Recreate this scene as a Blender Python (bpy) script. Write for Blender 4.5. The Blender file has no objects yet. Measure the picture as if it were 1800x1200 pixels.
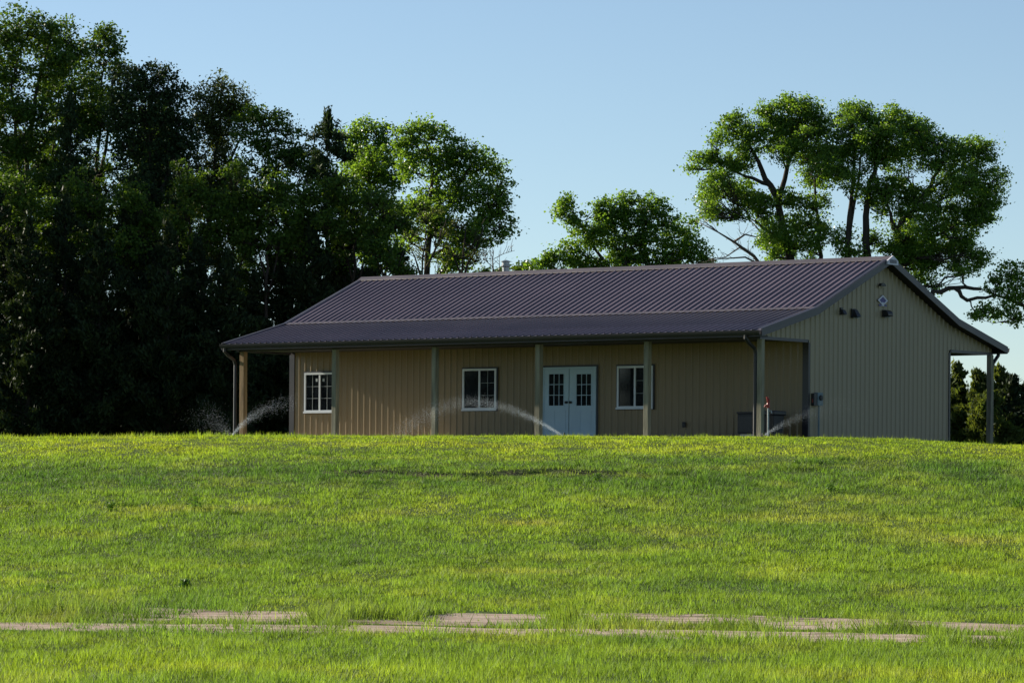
import bpy, math, random
import numpy as np
from mathutils import Vector, Matrix
R = math.radians
rng = np.random.default_rng(7)
random.seed(7)
S = bpy.context.scene
COL = S.collection

# ------------------------------------------------------------------ camera geometry
F, HY, ROLL = 6672.8, 887.03, 0.00742          # focal length in photo pixels, eye level row, roll
X0, Y0, TH = 6.5518, 99.886, 0.91567           # front right porch post, facade direction
FLOOR = 1.906                                  # floor above the eye
BAY, P, W = 3.658, 2.272, 7.30
T = 2 * P + W
OS, OF = 0.30, 0.45
ZP, ZE, ZB, ZR = 2.567, 2.716, 3.405, 4.955
LEN = 5 * BAY
cR, sR = math.cos(ROLL), math.sin(ROLL)

def ray(u, v):
    a, b = u - 900, v - 600
    a, b = a * cR + b * sR, b * cR - a * sR
    return a / F, (HY - 600 - b) / F
def at(u, v, Y):
    x, z = ray(u, v)
    return Vector((x * Y, Y, z * Y))
sT, cT = math.sin(TH), math.cos(TH)
def on_front(u, v, y=P):
    x, z = ray(u, v)
    Y = (y + X0 * cT + Y0 * sT) / (x * cT + sT)
    return (x * Y - X0) * sT - (Y - Y0) * cT, z * Y - FLOOR
def on_gable(u, v, lx=0.0):
    x, z = ray(u, v)
    Y = (lx + X0 * sT - Y0 * cT) / (x * sT - cT)
    return (x * Y - X0) * cT + (Y - Y0) * sT, z * Y - FLOOR

# ------------------------------------------------------------------ noise
_tab = np.random.default_rng(3).random((256, 256))
def vnoise(x, y):
    xi, yi = np.floor(x).astype(int), np.floor(y).astype(int)
    fx, fy = x - xi, y - yi
    fx, fy = fx * fx * (3 - 2 * fx), fy * fy * (3 - 2 * fy)
    a, b = _tab[xi & 255, yi & 255], _tab[(xi + 1) & 255, yi & 255]
    c, d = _tab[xi & 255, (yi + 1) & 255], _tab[(xi + 1) & 255, (yi + 1) & 255]
    return (a * (1 - fx) + b * fx) * (1 - fy) + (c * (1 - fx) + d * fx) * fy
def fbm(x, y, o=3):
    s, a, t = 0, 1, 0
    for i in range(o):
        s = s + a * vnoise(x * 2 ** i + 17 * i, y * 2 ** i + 31 * i); t += a; a *= .5
    return s / t
def sstep(a, b, x):
    t = np.clip((x - a) / (b - a), 0, 1)
    return t * t * (3 - 2 * t)

PY = [-200, 20, 30, 34, 42, 48, 55, 60, 66, 73, 78, 82, 88, 92, 95, 98, 102, 130, 220, 1600]
PZ = [-1.9, -1.66, -1.62, -1.60, -1.53, -1.46, -1.22, -1.02, -.65, -.14, .25, .58, 1.15, 1.50, 1.68, 1.74, 1.75, 1.75, 1.4, -20]
def ledge(x, y):
    yc = 82.6 + .5 * np.sin(x * .9) + .25 * np.sin(x * 2.3 + 1)
    m = sstep(-5.2, -2.6, x) * (1 - sstep(.6, 3.8, x))
    return yc, m
def ground(x, y):
    x = np.asarray(x, float); y = np.asarray(y, float)
    z = np.interp(y, PY, PZ)
    lat = np.interp(x, [-60, -20, -12.8, -8, 0, 7.5, 10, 12.3, 16, 30, 60], [-.5, -.25, -.13, -.05, .02, .04, .0, -.1, -.22, -.6, -1])
    z = z + lat * sstep(70, 95, y) * (1 - sstep(300, 500, y))
    near = sstep(15, 30, y) * (1 - sstep(100, 130, y))
    z = z + near * (.05 * (fbm(x * .16 + 5, y * .12 + 3) - .5) + .05 * (fbm(x * .55 + 50, y * .4 + 9, 2) - .5)) * (1 - .6 * sstep(90, 95, y))
    yc, m = ledge(x, y)
    z = z + m * .10 * sstep(-.12, .12, y - yc) * (1 - sstep(0, 5, y - yc))
    return z
RUTS = [(48.0, 1.45), (44.7, 1.25)]
def rut_centre(k, x):
    return RUTS[k][0] - .17 * x + .25 * np.sin(x * .55 + k * 2)
PATCH = [[(350, 395), (435, 528), (790, 940), (1215, 1255), (1330, 1530), (1645, 1785)], [(-20, 130), (150, 265), (330, 530), (600, 985), (1000, 1110), (1245, 1335), (1365, 1480), (1530, 1600), (1690, 1730)]]
def patch(k, x):
    Y = RUTS[k][0]; u = 900 + x / Y * F + 14 * (vnoise(x * 3.1, x * 0 + k) - .5) * 2
    m = 0
    for a, b in PATCH[k]: m = np.maximum(m, np.clip((u - a + 55) / 110, 0, 1) * np.clip((b + 55 - u) / 110, 0, 1))
    return m
def rut_mask(x, y):
    m = 0
    for k in range(2):
        d = np.abs(y - rut_centre(k, x))
        w = RUTS[k][1] * (.65 + .7 * vnoise(x * .45 + 40 * k, x * 0 + 3.3))
        nn = fbm(x * 1.9 + 13 * k, y * 1.5 + 7, 3)
        off = .9 * (fbm(x * .8 + 5 + 30 * k, y * 0 + 2.2, 2) - .5)
        we = w * (.10 + 1.1 * patch(k, x)) + .05
        q = 1 - sstep(we * .5, we * 1.35, np.abs(y - rut_centre(k, x) - off))
        m = np.maximum(m, sstep(.34, .68, q + .9 * (nn - .5)) * sstep(.02, .2, q))
    return m

# ------------------------------------------------------------------ object helpers
def tag(o, label=None, cat=None, group=None, kind=None):
    if label: o['label'] = label
    if cat: o['category'] = cat
    if group: o['group'] = group
    if kind: o['kind'] = kind
    return o
def empty(name, loc, rz=0):
    o = bpy.data.objects.new(name, None); COL.objects.link(o)
    o.location = loc; o.rotation_euler = (0, 0, rz); o.empty_display_size = .3
    return o
def link(name, me, mat, parent=None):
    o = bpy.data.objects.new(name, me); COL.objects.link(o)
    if mat: me.materials.append(mat)
    if parent: o.parent = parent
    return o
def np_mesh(name, verts, faces, smooth=False):
    """verts (n,3), faces (m,k) all of one size"""
    me = bpy.data.meshes.new(name)
    verts = np.asarray(verts, np.float32); faces = np.asarray(faces, np.int32)
    k = faces.shape[1]
    me.vertices.add(len(verts)); me.vertices.foreach_set('co', verts.ravel())
    me.loops.add(faces.size); me.loops.foreach_set('vertex_index', faces.ravel())
    me.polygons.add(len(faces))
    me.polygons.foreach_set('loop_start', np.arange(0, faces.size, k, dtype=np.int32))
    me.polygons.foreach_set('loop_total', np.full(len(faces), k, np.int32))
    me.update(calc_edges=True)
    if smooth: me.polygons.foreach_set('use_smooth', np.ones(len(faces), bool))
    return me

class MB:
    def __init__(s): s.v, s.f = [], []
    def add(s, vs, fs):
        n = len(s.v); s.v += [tuple(map(float, p)) for p in vs]; s.f += [tuple(i + n for i in f) for f in fs]; return s
    def box(s, a, b, bev=0):
        (x0, y0, z0), (x1, y1, z1) = a, b
        x0, x1 = min(x0, x1), max(x0, x1); y0, y1 = min(y0, y1), max(y0, y1); z0, z1 = min(z0, z1), max(z0, z1)
        return s.add([(x0, y0, z0), (x1, y0, z0), (x1, y1, z0), (x0, y1, z0), (x0, y0, z1), (x1, y0, z1), (x1, y1, z1), (x0, y1, z1)],
                     [(0, 3, 2, 1), (4, 5, 6, 7), (0, 1, 5, 4), (1, 2, 6, 5), (2, 3, 7, 6), (3, 0, 4, 7)])
    def prism(s, poly, d, axis):
        """poly: list of 3-D points (planar), extruded by vector d"""
        n = len(poly); d = Vector(d)
        vs = [Vector(p) for p in poly] + [Vector(p) + d for p in poly]
        fs = [tuple(range(n))[::-1], tuple(range(n, 2 * n))] + [(i, (i + 1) % n, n + (i + 1) % n, n + i) for i in range(n)]
        return s.add(vs, fs)
    def tube(s, pts, rad, n=8, cap=True):
        pts = [Vector(p) for p in pts]
        if not hasattr(rad, '__len__'): rad = [rad] * len(pts)
        base = len(s.v); up = None
        for i, p in enumerate(pts):
            d = (pts[min(i + 1, len(pts) - 1)] - pts[max(i - 1, 0)])
            d = d.normalized() if d.length > 1e-9 else Vector((0, 0, 1))
            if up is None:
                up = d.orthogonal().normalized()
            else:
                up = (up - d * up.dot(d)); up = up.normalized() if up.length > 1e-6 else d.orthogonal().normalized()
            b = d.cross(up)
            for k in range(n):
                a = 2 * math.pi * k / n
                s.v.append(tuple(p + (up * math.cos(a) + b * math.sin(a)) * rad[i]))
        for i in range(len(pts) - 1):
            for k in range(n):
                s.f.append((base + i * n + k, base + i * n + (k + 1) % n, base + (i + 1) * n + (k + 1) % n, base + (i + 1) * n + k))
        if cap:
            s.f.append(tuple(base + k for k in range(n))[::-1]); e = base + (len(pts) - 1) * n
            s.f.append(tuple(e + k for k in range(n)))
        return s
    def build(s, name, mat, parent=None, bevel=0, smooth=False):
        me = bpy.data.meshes.new(name); me.from_pydata(s.v, [], s.f); me.update()
        o = link(name, me, mat, parent)
        if smooth:
            for p in me.polygons: p.use_smooth = True
        if bevel:
            m = o.modifiers.new('bevel', 'BEVEL'); m.width = bevel; m.segments = 2; m.limit_method = 'ANGLE'
        return o

# ------------------------------------------------------------------ materials
def mat_new(name):
    m = bpy.data.materials.new(name); m.use_nodes = True
    nt = m.node_tree; nt.nodes.clear()
    out = nt.nodes.new('ShaderNodeOutputMaterial')
    return m, nt, out
def N(nt, t, **kw):
    n = nt.nodes.new(t)
    for k, v in kw.items(): setattr(n, k, v)
    return n
def ramp(nt, fac, stops):
    r = N(nt, 'ShaderNodeValToRGB'); e = r.color_ramp.elements
    while len(e) < len(stops): e.new(.5)
    for q, (p, c) in zip(e, stops): q.position = p; q.color = (*c, 1)
    nt.links.new(fac, r.inputs[0]); return r.outputs[0]
def mixc(nt, fac, a, b, mode='MIX'):
    m = N(nt, 'ShaderNodeMix', data_type='RGBA', blend_type=mode)
    for s, i in ((fac, 0), (a, 6), (b, 7)):
        if hasattr(s, 'links'): nt.links.new(s, m.inputs[i])
        elif i == 0: m.inputs[0].default_value = s
        else: m.inputs[i].default_value = (*s, 1)
    return m.outputs[2]
def principled(nt, out, col, rough=.5, spec=.5, metal=0, bump=None):
    p = N(nt, 'ShaderNodeBsdfPrincipled')
    if hasattr(col, 'links'): nt.links.new(col, p.inputs['Base Color'])
    else: p.inputs['Base Color'].default_value = (*col, 1)
    if hasattr(rough, 'links'): nt.links.new(rough, p.inputs['Roughness'])
    else: p.inputs['Roughness'].default_value = rough
    p.inputs['Specular IOR Level'].default_value = spec
    p.inputs['Metallic'].default_value = metal
    if bump is not None: nt.links.new(bump, p.inputs['Normal'])
    nt.links.new(p.outputs[0], out.inputs[0]); return p
def worn(name, col, rough=.5, spec=.5, metal=0, var=.18, scale=1.5, stretch=(1, 1, 1), bump=.0, bscale=30):
    """paint / metal / wood with soft mottling"""
    m, nt, out = mat_new(name)
    tc = N(nt, 'ShaderNodeTexCoord'); mp = N(nt, 'ShaderNodeMapping'); mp.inputs['Scale'].default_value = stretch
    nt.links.new(tc.outputs['Object'], mp.inputs[0])
    n = N(nt, 'ShaderNodeTexNoise'); n.inputs['Scale'].default_value = scale; n.inputs['Detail'].default_value = 5
    nt.links.new(mp.outputs[0], n.inputs[0])
    c = ramp(nt, n.outputs[0], [(.3, tuple(x * (1 - var) for x in col)), (.7, tuple(x * (1 + var) for x in col))])
    rr = N(nt, 'ShaderNodeMapRange'); rr.inputs[3].default_value = max(.02, rough - .08); rr.inputs[4].default_value = min(1, rough + .1)
    nt.links.new(n.outputs[0], rr.inputs[0])
    bo = None
    if bump:
        n2 = N(nt, 'ShaderNodeTexNoise'); n2.inputs['Scale'].default_value = bscale; n2.inputs['Detail'].default_value = 4
        nt.links.new(mp.outputs[0], n2.inputs[0])
        b = N(nt, 'ShaderNodeBump'); b.inputs['Strength'].default_value = bump; b.inputs['Distance'].default_value = .01
        nt.links.new(n2.outputs[0], b.inputs['Height']); bo = b.outputs[0]
    principled(nt, out, c, rr.outputs[0], spec, metal, bo)
    return m
def leafmat(name, cols, trans=.45, rough=.5, spec=.35, patch=.6):
    """cols: dark, mid, light; one random value per leaf, plus slow variation through the crown"""
    m, nt, out = mat_new(name)
    g = N(nt, 'ShaderNodeNewGeometry'); tc = N(nt, 'ShaderNodeTexCoord')
    n = N(nt, 'ShaderNodeTexNoise'); n.inputs['Scale'].default_value = patch; n.inputs['Detail'].default_value = 2
    nt.links.new(tc.outputs['Object'], n.inputs[0])
    a = N(nt, 'ShaderNodeMath', operation='MULTIPLY_ADD'); a.inputs[1].default_value = .45; 
    nt.links.new(g.outputs['Random Per Island'], a.inputs[0])
    b = N(nt, 'ShaderNodeMath', operation='MULTIPLY'); b.inputs[1].default_value = .55
    nt.links.new(n.outputs[0], b.inputs[0]); nt.links.new(b.outputs[0], a.inputs[2])
    c = ramp(nt, a.outputs[0], [(.2, cols[0]), (.5, cols[1]), (.8, cols[2])])
    p = N(nt, 'ShaderNodeBsdfPrincipled'); nt.links.new(c, p.inputs['Base Color'])
    p.inputs['Roughness'].default_value = rough; p.inputs['Specular IOR Level'].default_value = spec * .6
    t = N(nt, 'ShaderNodeBsdfTranslucent')
    c2 = mixc(nt, 1.0, c, (1.5, 1.35, .45), 'MULTIPLY'); nt.links.new(c2, t.inputs[0])
    mx = N(nt, 'ShaderNodeMixShader'); mx.inputs[0].default_value = trans
    nt.links.new(p.outputs[0], mx.inputs[1]); nt.links.new(t.outputs[0], mx.inputs[2]); nt.links.new(mx.outputs[0], out.inputs[0])
    return m

M = {}
M['roof'] = worn('brown_roof_metal', (.124, .095, .112), .34, .5, 0, .14, .5)
M['cap'] = worn('brown_cap_metal', (.078, .066, .072), .45, .5, 0, .15, .8)
M['trim'] = worn('bronze_trim', (.034, .032, .042), .4, .5, 0, .15, 1.2)
M['gutter'] = worn('dark_gutter', (.012, .012, .017), .4, .5, 0, .15, 1.2)
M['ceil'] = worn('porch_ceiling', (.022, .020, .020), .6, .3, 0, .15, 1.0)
M['wall'] = worn('tan_metal_porch_shade', (.185, .135, .066), .42, .5, 0, .07, .6, (1, 1, .5))  # gable's cladding, with porch shade and warm bounce put into the colour
M['gable'] = worn('tan_metal_gable_light', (.255, .212, .132), .45, .5, 0, .07, .6, (1, 1, .5))  # same cladding as the porch wall, its paler light put into the colour
M['post'] = worn('treated_wood', (.21, .20, .145), .8, .2, 0, .35, 9, (1, 1, .12), .4, 40)
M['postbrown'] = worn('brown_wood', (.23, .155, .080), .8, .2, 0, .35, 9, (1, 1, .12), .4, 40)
M['white'] = worn('white_paint', (.52, .56, .60), .4, .5, 0, .04, 2)
M['doorpaint'] = worn('pale_blue_door', (.31, .43, .51), .45, .5, 0, .05, 1.5)
M['galv'] = worn('galvanised', (.26, .28, .29), .4, .5, .7, .15, 6)
M['blackmetal'] = worn('black_fixture', (.015, .015, .018), .45, .5, 0, .2, 8)
M['boxgrey'] = worn('grey_enamel', (.10, .15, .17), .5, .5, 0, .1, 6)
M['darkbox'] = worn('dark_box', (.012, .012, .014), .5, .4, 0, .2, 5)
M['red'] = worn('red_paint', (.24, .018, .015), .4, .5, 0, .2, 15)
M['concrete'] = worn('porch_concrete', (.58, .53, .44), .85, .2, 0, .12, 2, (1, 1, 1), .3, 60)
M['knob'] = worn('dark_bronze_knob', (.02, .018, .015), .35, .5, .6, .1, 10)
M['emblemblue'] = worn('sign_blue', (.07, .06, .20), .5, .4, 0, .1, 10)
M['emblemwhite'] = worn('sign_white', (.56, .56, .62), .5, .4, 0, .05, 10)
M['sticker'] = worn('sticker', (.26, .30, .31), .6, .3, 0, .1, 10)
def glass_mat():
    m, nt, out = mat_new('window_glass')
    tc = N(nt, 'ShaderNodeTexCoord'); n = N(nt, 'ShaderNodeTexNoise'); n.inputs['Scale'].default_value = 2.2
    nt.links.new(tc.outputs['Object'], n.inputs[0])
    c = ramp(nt, n.outputs[0], [(.35, (.006, .008, .011)), (.7, (.016, .02, .024))])
    b = N(nt, 'ShaderNodeBump'); b.inputs['Strength'].default_value = .04; nt.links.new(n.outputs[0], b.inputs['Height'])
    principled(nt, out, c, .05, .5, 0, b.outputs[0]); return m
M['glass'] = glass_mat()
M['bark'] = worn('bark', (.050, .042, .036), .9, .1, 0, .4, 4, (1, 1, .3), .5, 18)
M['deadwood'] = worn('dead_wood', (.13, .11, .095), .9, .1, 0, .3, 4)
M['cottonwood'] = leafmat('cottonwood_leaves', [(.060, .130, .026), (.11, .215, .038), (.185, .31, .058)], .55, .35, .5)
M['elm'] = leafmat('elm_leaves', [(.032, .072, .014), (.060, .122, .020), (.11, .185, .030)], .40, .5, .3)
M['willow'] = leafmat('willow_leaves', [(.040, .060, .018), (.065, .095, .028), (.105, .135, .045)], .42, .5, .3)
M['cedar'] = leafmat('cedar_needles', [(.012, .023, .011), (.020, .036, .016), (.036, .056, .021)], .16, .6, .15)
M['cedarlit'] = leafmat('lit_cedar_needles', [(.04, .068, .022), (.07, .10, .028), (.11, .14, .04)], .45, .6, .15)  # paler copy of cedar with sunlight put into the needle colour
M['pine'] = leafmat('pine_needles', [(.016, .034, .016), (.028, .052, .021), (.045, .075, .028)], .2, .6, .15)
M['weedleaf'] = leafmat('weed_leaves', [(.04, .11, .022), (.07, .16, .03), (.11, .21, .04)], .5, .5, .3)

def spray_mat():
    m, nt, out = mat_new('water_droplets')
    p = N(nt, 'ShaderNodeBsdfTranslucent'); p.inputs[0].default_value = (.85, .9, .95, 1)
    q = N(nt, 'ShaderNodeBsdfPrincipled'); q.inputs['Base Color'].default_value = (.85, .9, .95, 1); q.inputs['Roughness'].default_value = .15
    mx = N(nt, 'ShaderNodeMixShader'); mx.inputs[0].default_value = .5
    nt.links.new(p.outputs[0], mx.inputs[1]); nt.links.new(q.outputs[0], mx.inputs[2]); nt.links.new(mx.outputs[0], out.inputs[0])
    return m
M['spray'] = spray_mat()

def grass_mat():
    m, nt, out = mat_new('grass_blades')
    at_ = N(nt, 'ShaderNodeAttribute', attribute_name='tint'); sep = N(nt, 'ShaderNodeSeparateColor')
    nt.links.new(at_.outputs['Color'], sep.inputs[0])
    green = ramp(nt, sep.outputs[1], [(.0, (.070, .144, .038)), (.35, (.120, .204, .042)), (.7, (.184, .274, .038)), (1.0, (.250, .330, .028))])
    c = mixc(nt, sep.outputs[0], green, (.36, .32, .13))
    br = N(nt, 'ShaderNodeMapRange'); br.inputs[3].default_value = .25; br.inputs[4].default_value = 1.75
    nt.links.new(sep.outputs[2], br.inputs[0])
    hs = N(nt, 'ShaderNodeHueSaturation'); nt.links.new(c, hs.inputs['Color']); nt.links.new(br.outputs[0], hs.inputs['Value'])
    p = N(nt, 'ShaderNodeBsdfPrincipled'); nt.links.new(hs.outputs[0], p.inputs['Base Color'])
    p.inputs['Roughness'].default_value = .6; p.inputs['Specular IOR Level'].default_value = .12
    t = N(nt, 'ShaderNodeBsdfTranslucent'); c2 = mixc(nt, 1.0, hs.outputs[0], (1.3, 1.3, .5), 'MULTIPLY'); nt.links.new(c2, t.inputs[0])
    mx = N(nt, 'ShaderNodeMixShader'); mx.inputs[0].default_value = .45
    nt.links.new(p.outputs[0], mx.inputs[1]); nt.links.new(t.outputs[0], mx.inputs[2]); nt.links.new(mx.outputs[0], out.inputs[0])
    return m
M['grass'] = grass_mat()
def ground_mat():
    m, nt, out = mat_new('lawn_soil')
    tc = N(nt, 'ShaderNodeTexCoord')
    n = N(nt, 'ShaderNodeTexNoise'); n.inputs['Scale'].default_value = 1.3; n.inputs['Detail'].default_value = 8
    nt.links.new(tc.outputs['Object'], n.inputs[0])
    n2 = N(nt, 'ShaderNodeTexNoise'); n2.inputs['Scale'].default_value = 14; n2.inputs['Detail'].default_value = 6
    nt.links.new(tc.outputs['Object'], n2.inputs[0])
    c = ramp(nt, n.outputs[0], [(.3, (.028, .055, .010)), (.55, (.045, .075, .012)), (.8, (.07, .085, .018))])
    a = N(nt, 'ShaderNodeAttribute', attribute_name='bare'); 
    soil = ramp(nt, n2.outputs[0], [(.3, (.045, .034, .022)), (.7, (.11, .085, .058))])
    c = mixc(nt, a.outputs['Fac'], c, soil)
    b = N(nt, 'ShaderNodeBump'); b.inputs['Strength'].default_value = .7; b.inputs['Distance'].default_value = .05
    nt.links.new(n2.outputs[0], b.inputs['Height'])
    principled(nt, out, c, .95, .1, 0, b.outputs[0]); return m
M['soil'] = ground_mat()
def dirt_mat():
    m, nt, out = mat_new('sandy_dirt')
    tc = N(nt, 'ShaderNodeTexCoord'); mp = N(nt, 'ShaderNodeMapping'); mp.inputs['Scale'].default_value = (.55, 2.4, 1)
    nt.links.new(tc.outputs['Object'], mp.inputs[0])
    n = N(nt, 'ShaderNodeTexNoise'); n.inputs['Scale'].default_value = 1.6; n.inputs['Detail'].default_value = 9; n.inputs['Roughness'].default_value = .65
    nt.links.new(mp.outputs[0], n.inputs[0])
    n2 = N(nt, 'ShaderNodeTexNoise'); n2.inputs['Scale'].default_value = 22; n2.inputs['Detail'].default_value = 5
    nt.links.new(tc.outputs['Object'], n2.inputs[0])
    c = ramp(nt, n.outputs[0], [(.34, (.09, .07, .055)), (.42, (.26, .20, .155)), (.55, (.40, .32, .255)), (.72, (.50, .41, .335))])
    c = mixc(nt, .25, c, n2.outputs[1], 'OVERLAY')
    b = N(nt, 'ShaderNodeBump'); b.inputs['Strength'].default_value = .9; b.inputs['Distance'].default_value = .06
    nt.links.new(n.outputs[0], b.inputs['Height'])
    principled(nt, out, c, .95, .1, 0, b.outputs[0]); return m
M['dirt'] = dirt_mat()

# ------------------------------------------------------------------ ground
def grid_lines(lo, f0, f1, hi, step):
    a = np.arange(f0, f1 + 1e-6, step)
    out = [np.array([lo, lo * .5 + f0 * .5, f0 - 20, f0 - 6]) , a, np.array([f1 + 6, f1 + 20, f1 * .7 + hi * .3, hi])]
    return np.unique(np.concatenate(out))
gx = grid_lines(-1500, -22, 22, 1500, .4); gy = np.unique(np.concatenate([[-200, -60, 0, 20], np.arange(28, 112, .2), [116, 125, 140, 170, 220, 400, 800, 1600]]))
GX, GY = np.meshgrid(gx, gy)
GZ = ground(GX, GY)
nx = len(gx)
idx = np.arange(len(gy) * nx).reshape(len(gy), nx)
faces = np.stack([idx[:-1, :-1], idx[:-1, 1:], idx[1:, 1:], idx[1:, :-1]], -1).reshape(-1, 4)
me = np_mesh('lawn', np.stack([GX, GY, GZ], -1).reshape(-1, 3), faces, True)
yc, lm = ledge(GX, GY)
bare = .7 * lm * np.exp(-((GY - yc) / .22) ** 2) * sstep(.35, .6, vnoise(GX * 1.7, GY * .8 + 3))
at_ = me.attributes.new('bare', 'FLOAT', 'POINT'); at_.data.foreach_set('value', bare.ravel().astype(np.float32))
tag(link('lawn', me, M['soil']), 'green lawn sloping up from the dirt track to the barn', 'lawn', None, 'structure')

# dirt track: two ruts with broken edges, laid just above the lawn
tm = MB()
for k in range(2):
    xs = np.arange(-20, 20.01, .2)
    c = rut_centre(k, xs)
    w = RUTS[k][1] * (.75 + .7 * vnoise(xs * .45 + 40 * k, xs * 0 + 3.3))
    rows = []
    for j, t in enumerate(np.linspace(-1, 1, 9)):
        yy = c + t * w * (1 + .12 * (vnoise(xs * 2.2 + 9 * k, xs * 0 + (2 if t < 0 else 7)) - .5))
        zz = ground(xs, yy) + .014 - .035 * (1 - t * t)  * 0 - (.05 if abs(t) > .99 else 0)
        rows.append(np.stack([xs, yy, zz], -1))
    n0 = len(tm.v); n = len(xs)
    for r in rows: tm.v += [tuple(p) for p in r]
    for j in range(8):
        for i in range(n - 1): tm.f.append((n0 + j * n + i, n0 + j * n + i + 1, n0 + (j + 1) * n + i + 1, n0 + (j + 1) * n + i))
tag(tm.build('dirt_track', M['dirt'], smooth=True), 'pinkish sandy two-rut dirt track crossing the foreground grass', 'track', None, 'structure')

# ------------------------------------------------------------------ grass blades
def ell(x, y, u, v, Y, ru, rY):
    c = at(u, v, Y); return np.exp(-((x - c.x) / (ru / F * Y)) ** 2 - ((y - c.y) / rY) ** 2)
def blades(n, ylo, yhi, seed, hmul=1.0, wmul=1.15, pts=None):
    g = np.random.default_rng(seed)
    if pts is None:
        y = g.uniform(ylo, yhi, n)
        x = g.uniform(-1, 1, n) * (.1349 * y + 1.6)
    else:
        x, y = pts; n = len(x)
    cl = fbm(x * 1.5 + 11, y * .9 + 4, 3); big = fbm(x * .22 + 3, y * .16 + 8, 3); mid = fbm(x * .7 + 30, y * .45 + 14, 3)
    rm = rut_mask(x, y)
    yc, lm = ledge(x, y)
    sc = lm * np.exp(-((y - yc + .02) / .22) ** 2)
    tuft = sstep(.56, .72, fbm(x * .8 + 70, y * .5 + 20, 2))
    bx_ = (x - X0) * sT - (y - Y0) * cT; by_ = (x - X0) * cT + (y - Y0) * sT
    inside = (bx_ > -LEN - .2) & (bx_ < .2) & (by_ > -.3) & (by_ < T + .3)
    keep = ~inside & (g.random(n) > np.clip(rm * 1.08 - tuft * .3 - .22 * (vnoise(x * 5, y * 3) > .62), 0, .985)) & (g.random(n) > .72 * sc * sstep(.35, .6, vnoise(x * 1.7, y * .8 + 3))) & (g.random(n) < .35 + 1.2 * cl)
    x, y, cl, big, mid, rm, sc, tuft = [a[keep] for a in (x, y, cl, big, mid, rm, sc, tuft)]
    n = len(x)
    edge = np.clip(1 - np.abs(y - 46.2 + .17 * x) / 4.2, 0, 1)
    clp = sstep(.3, .72, fbm(x * 3.1 + 60, y * 1.6 + 12, 2))
    h = (.022 + .055 * g.random(n) ** 1.5) * (.35 + .75 * cl + .75 * clp) * (1 + .6 * edge * tuft) * hmul
    h *= (1 - .42 * sstep(82, 92, y)) * (1 + .1 * (1 - sstep(36, 44, y)))
    w = (.0034 + .00012 * (y - 30)) * (.7 + .6 * g.random(n)) * wmul
    az = g.uniform(0, 2 * np.pi, n); lean = g.uniform(.1, .95, n) * h
    z = ground(x, y) - .006
    base = np.stack([x, y, z], -1)
    d = np.stack([np.cos(az), np.sin(az), 0 * az], -1); s = np.stack([-np.sin(az + .6), np.cos(az + .6), 0 * az], -1)
    tip = base + d * lean[:, None]; tip[:, 2] += h
    v = np.stack([base - s * w[:, None], base + s * w[:, None], tip], 1).reshape(-1, 3)
    # colour: dry patches, yellow-green on the mound top, blue-green in a band below it
    dry = .16 * sstep(.52, .75, mid) + .10 * (g.random(n) < .10)
    for (u, vv, Y, ru, rY, k) in [(410, 897, 73.2, 90, .9, .75), (300, 897, 73.2, 60, .7, .45), (930, 920, 70.2, 70, .8, .7), (690, 903, 72.5, 60, .6, .6), (1440, 900, 72.8, 160, 2.0, .38),
                              (1640, 945, 67, 130, 1.4, .42), (1190, 940, 67.5, 60, .7, .5), (1720, 950, 66.5, 90, .8, .4), (1000, 838, 82.6, 120, .6, .4), (80, 1005, 59, 160, .8, .35), (950, 1005, 59, 200, 1.0, .25), (1500, 872, 77, 160, 1.2, .3)]:
        dry = dry + .62 * k * ell(x, y, u, vv, Y, ru, rY) * (.5 + mid)
    dry = np.clip(dry + .25 * edge * (mid - .2) * (y < 49), 0, .95)
    yel = .47 + .5 * (big - .5) + .5 * (mid - .5) + .36 * sstep(85, 90.5, y + 3 * (big - .5)) - .12 * edge - .22 * sstep(76, 81, y) * (1 - sstep(83.5, 87, y))
    for (u, vv, Y, ru, rY, k) in [(120, 850, 80.5, 220, 2.5, -.35), (1550, 815, 85.8, 170, 1.6, -.45), (700, 850, 80.5, 260, 2.2, -.3), (1300, 808, 86.5, 160, 1.2, -.2), (1750, 830, 84, 90, 2.4, -.35),
                              (900, 1180, 36, 900, 3.0, .18), (150, 1180, 36, 260, 3, .15), (1650, 985, 62, 300, 3, .15), (1050, 910, 71, 300, 3, .15)]:
        yel = yel + k * ell(x, y, u, vv, Y, ru, rY)
    yel = np.clip(yel + .22 * (g.random(n) - .5), 0, 1)
    lum = np.clip(.68 * g.random(n) + .32 * fbm(x * 2.4 + 21, y * 1.3 + 33, 2) + .15 * (clp - .5), 0, 1)
    col = np.repeat(np.stack([dry, yel, lum, 1 + 0 * lum], -1), 3, axis=0)
    return v, col
parts = [blades(500000, 31, 62, 1, 1.08), blades(560000, 60, 97, 2, 1.15), blades(60000, 96, 108, 3, 1.3, 1.1)]
# the lawn carries on to either side of the picture
ge = np.random.default_rng(15); ye = ge.uniform(29, 108, 620000); sd_ = np.where(ge.random(620000) < .5, -1, 1)
parts.append(blades(0, 0, 0, 16, 1.2, 1.5, (sd_ * (.1349 * ye + 1.5 + 9 * ge.random(620000)), ye)))
# taller seed stalks along the brow and by the barn
g = np.random.default_rng(5)
ys = g.uniform(94.3, 101, 9000); xs_ = g.uniform(-1, 1, 9000) * (.135 * ys + 1)
kk = vnoise(xs_ * 1.1, ys * .3) > .35
parts.append(blades(0, 0, 0, 6, 2.6, .55, (xs_[kk], ys[kk])))
ys = g.uniform(97, 112, 16000); xs_ = g.uniform(-16, -5.5, 16000)
parts.append(blades(0, 0, 0, 8, 3.2, .9, (xs_, ys)))
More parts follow.
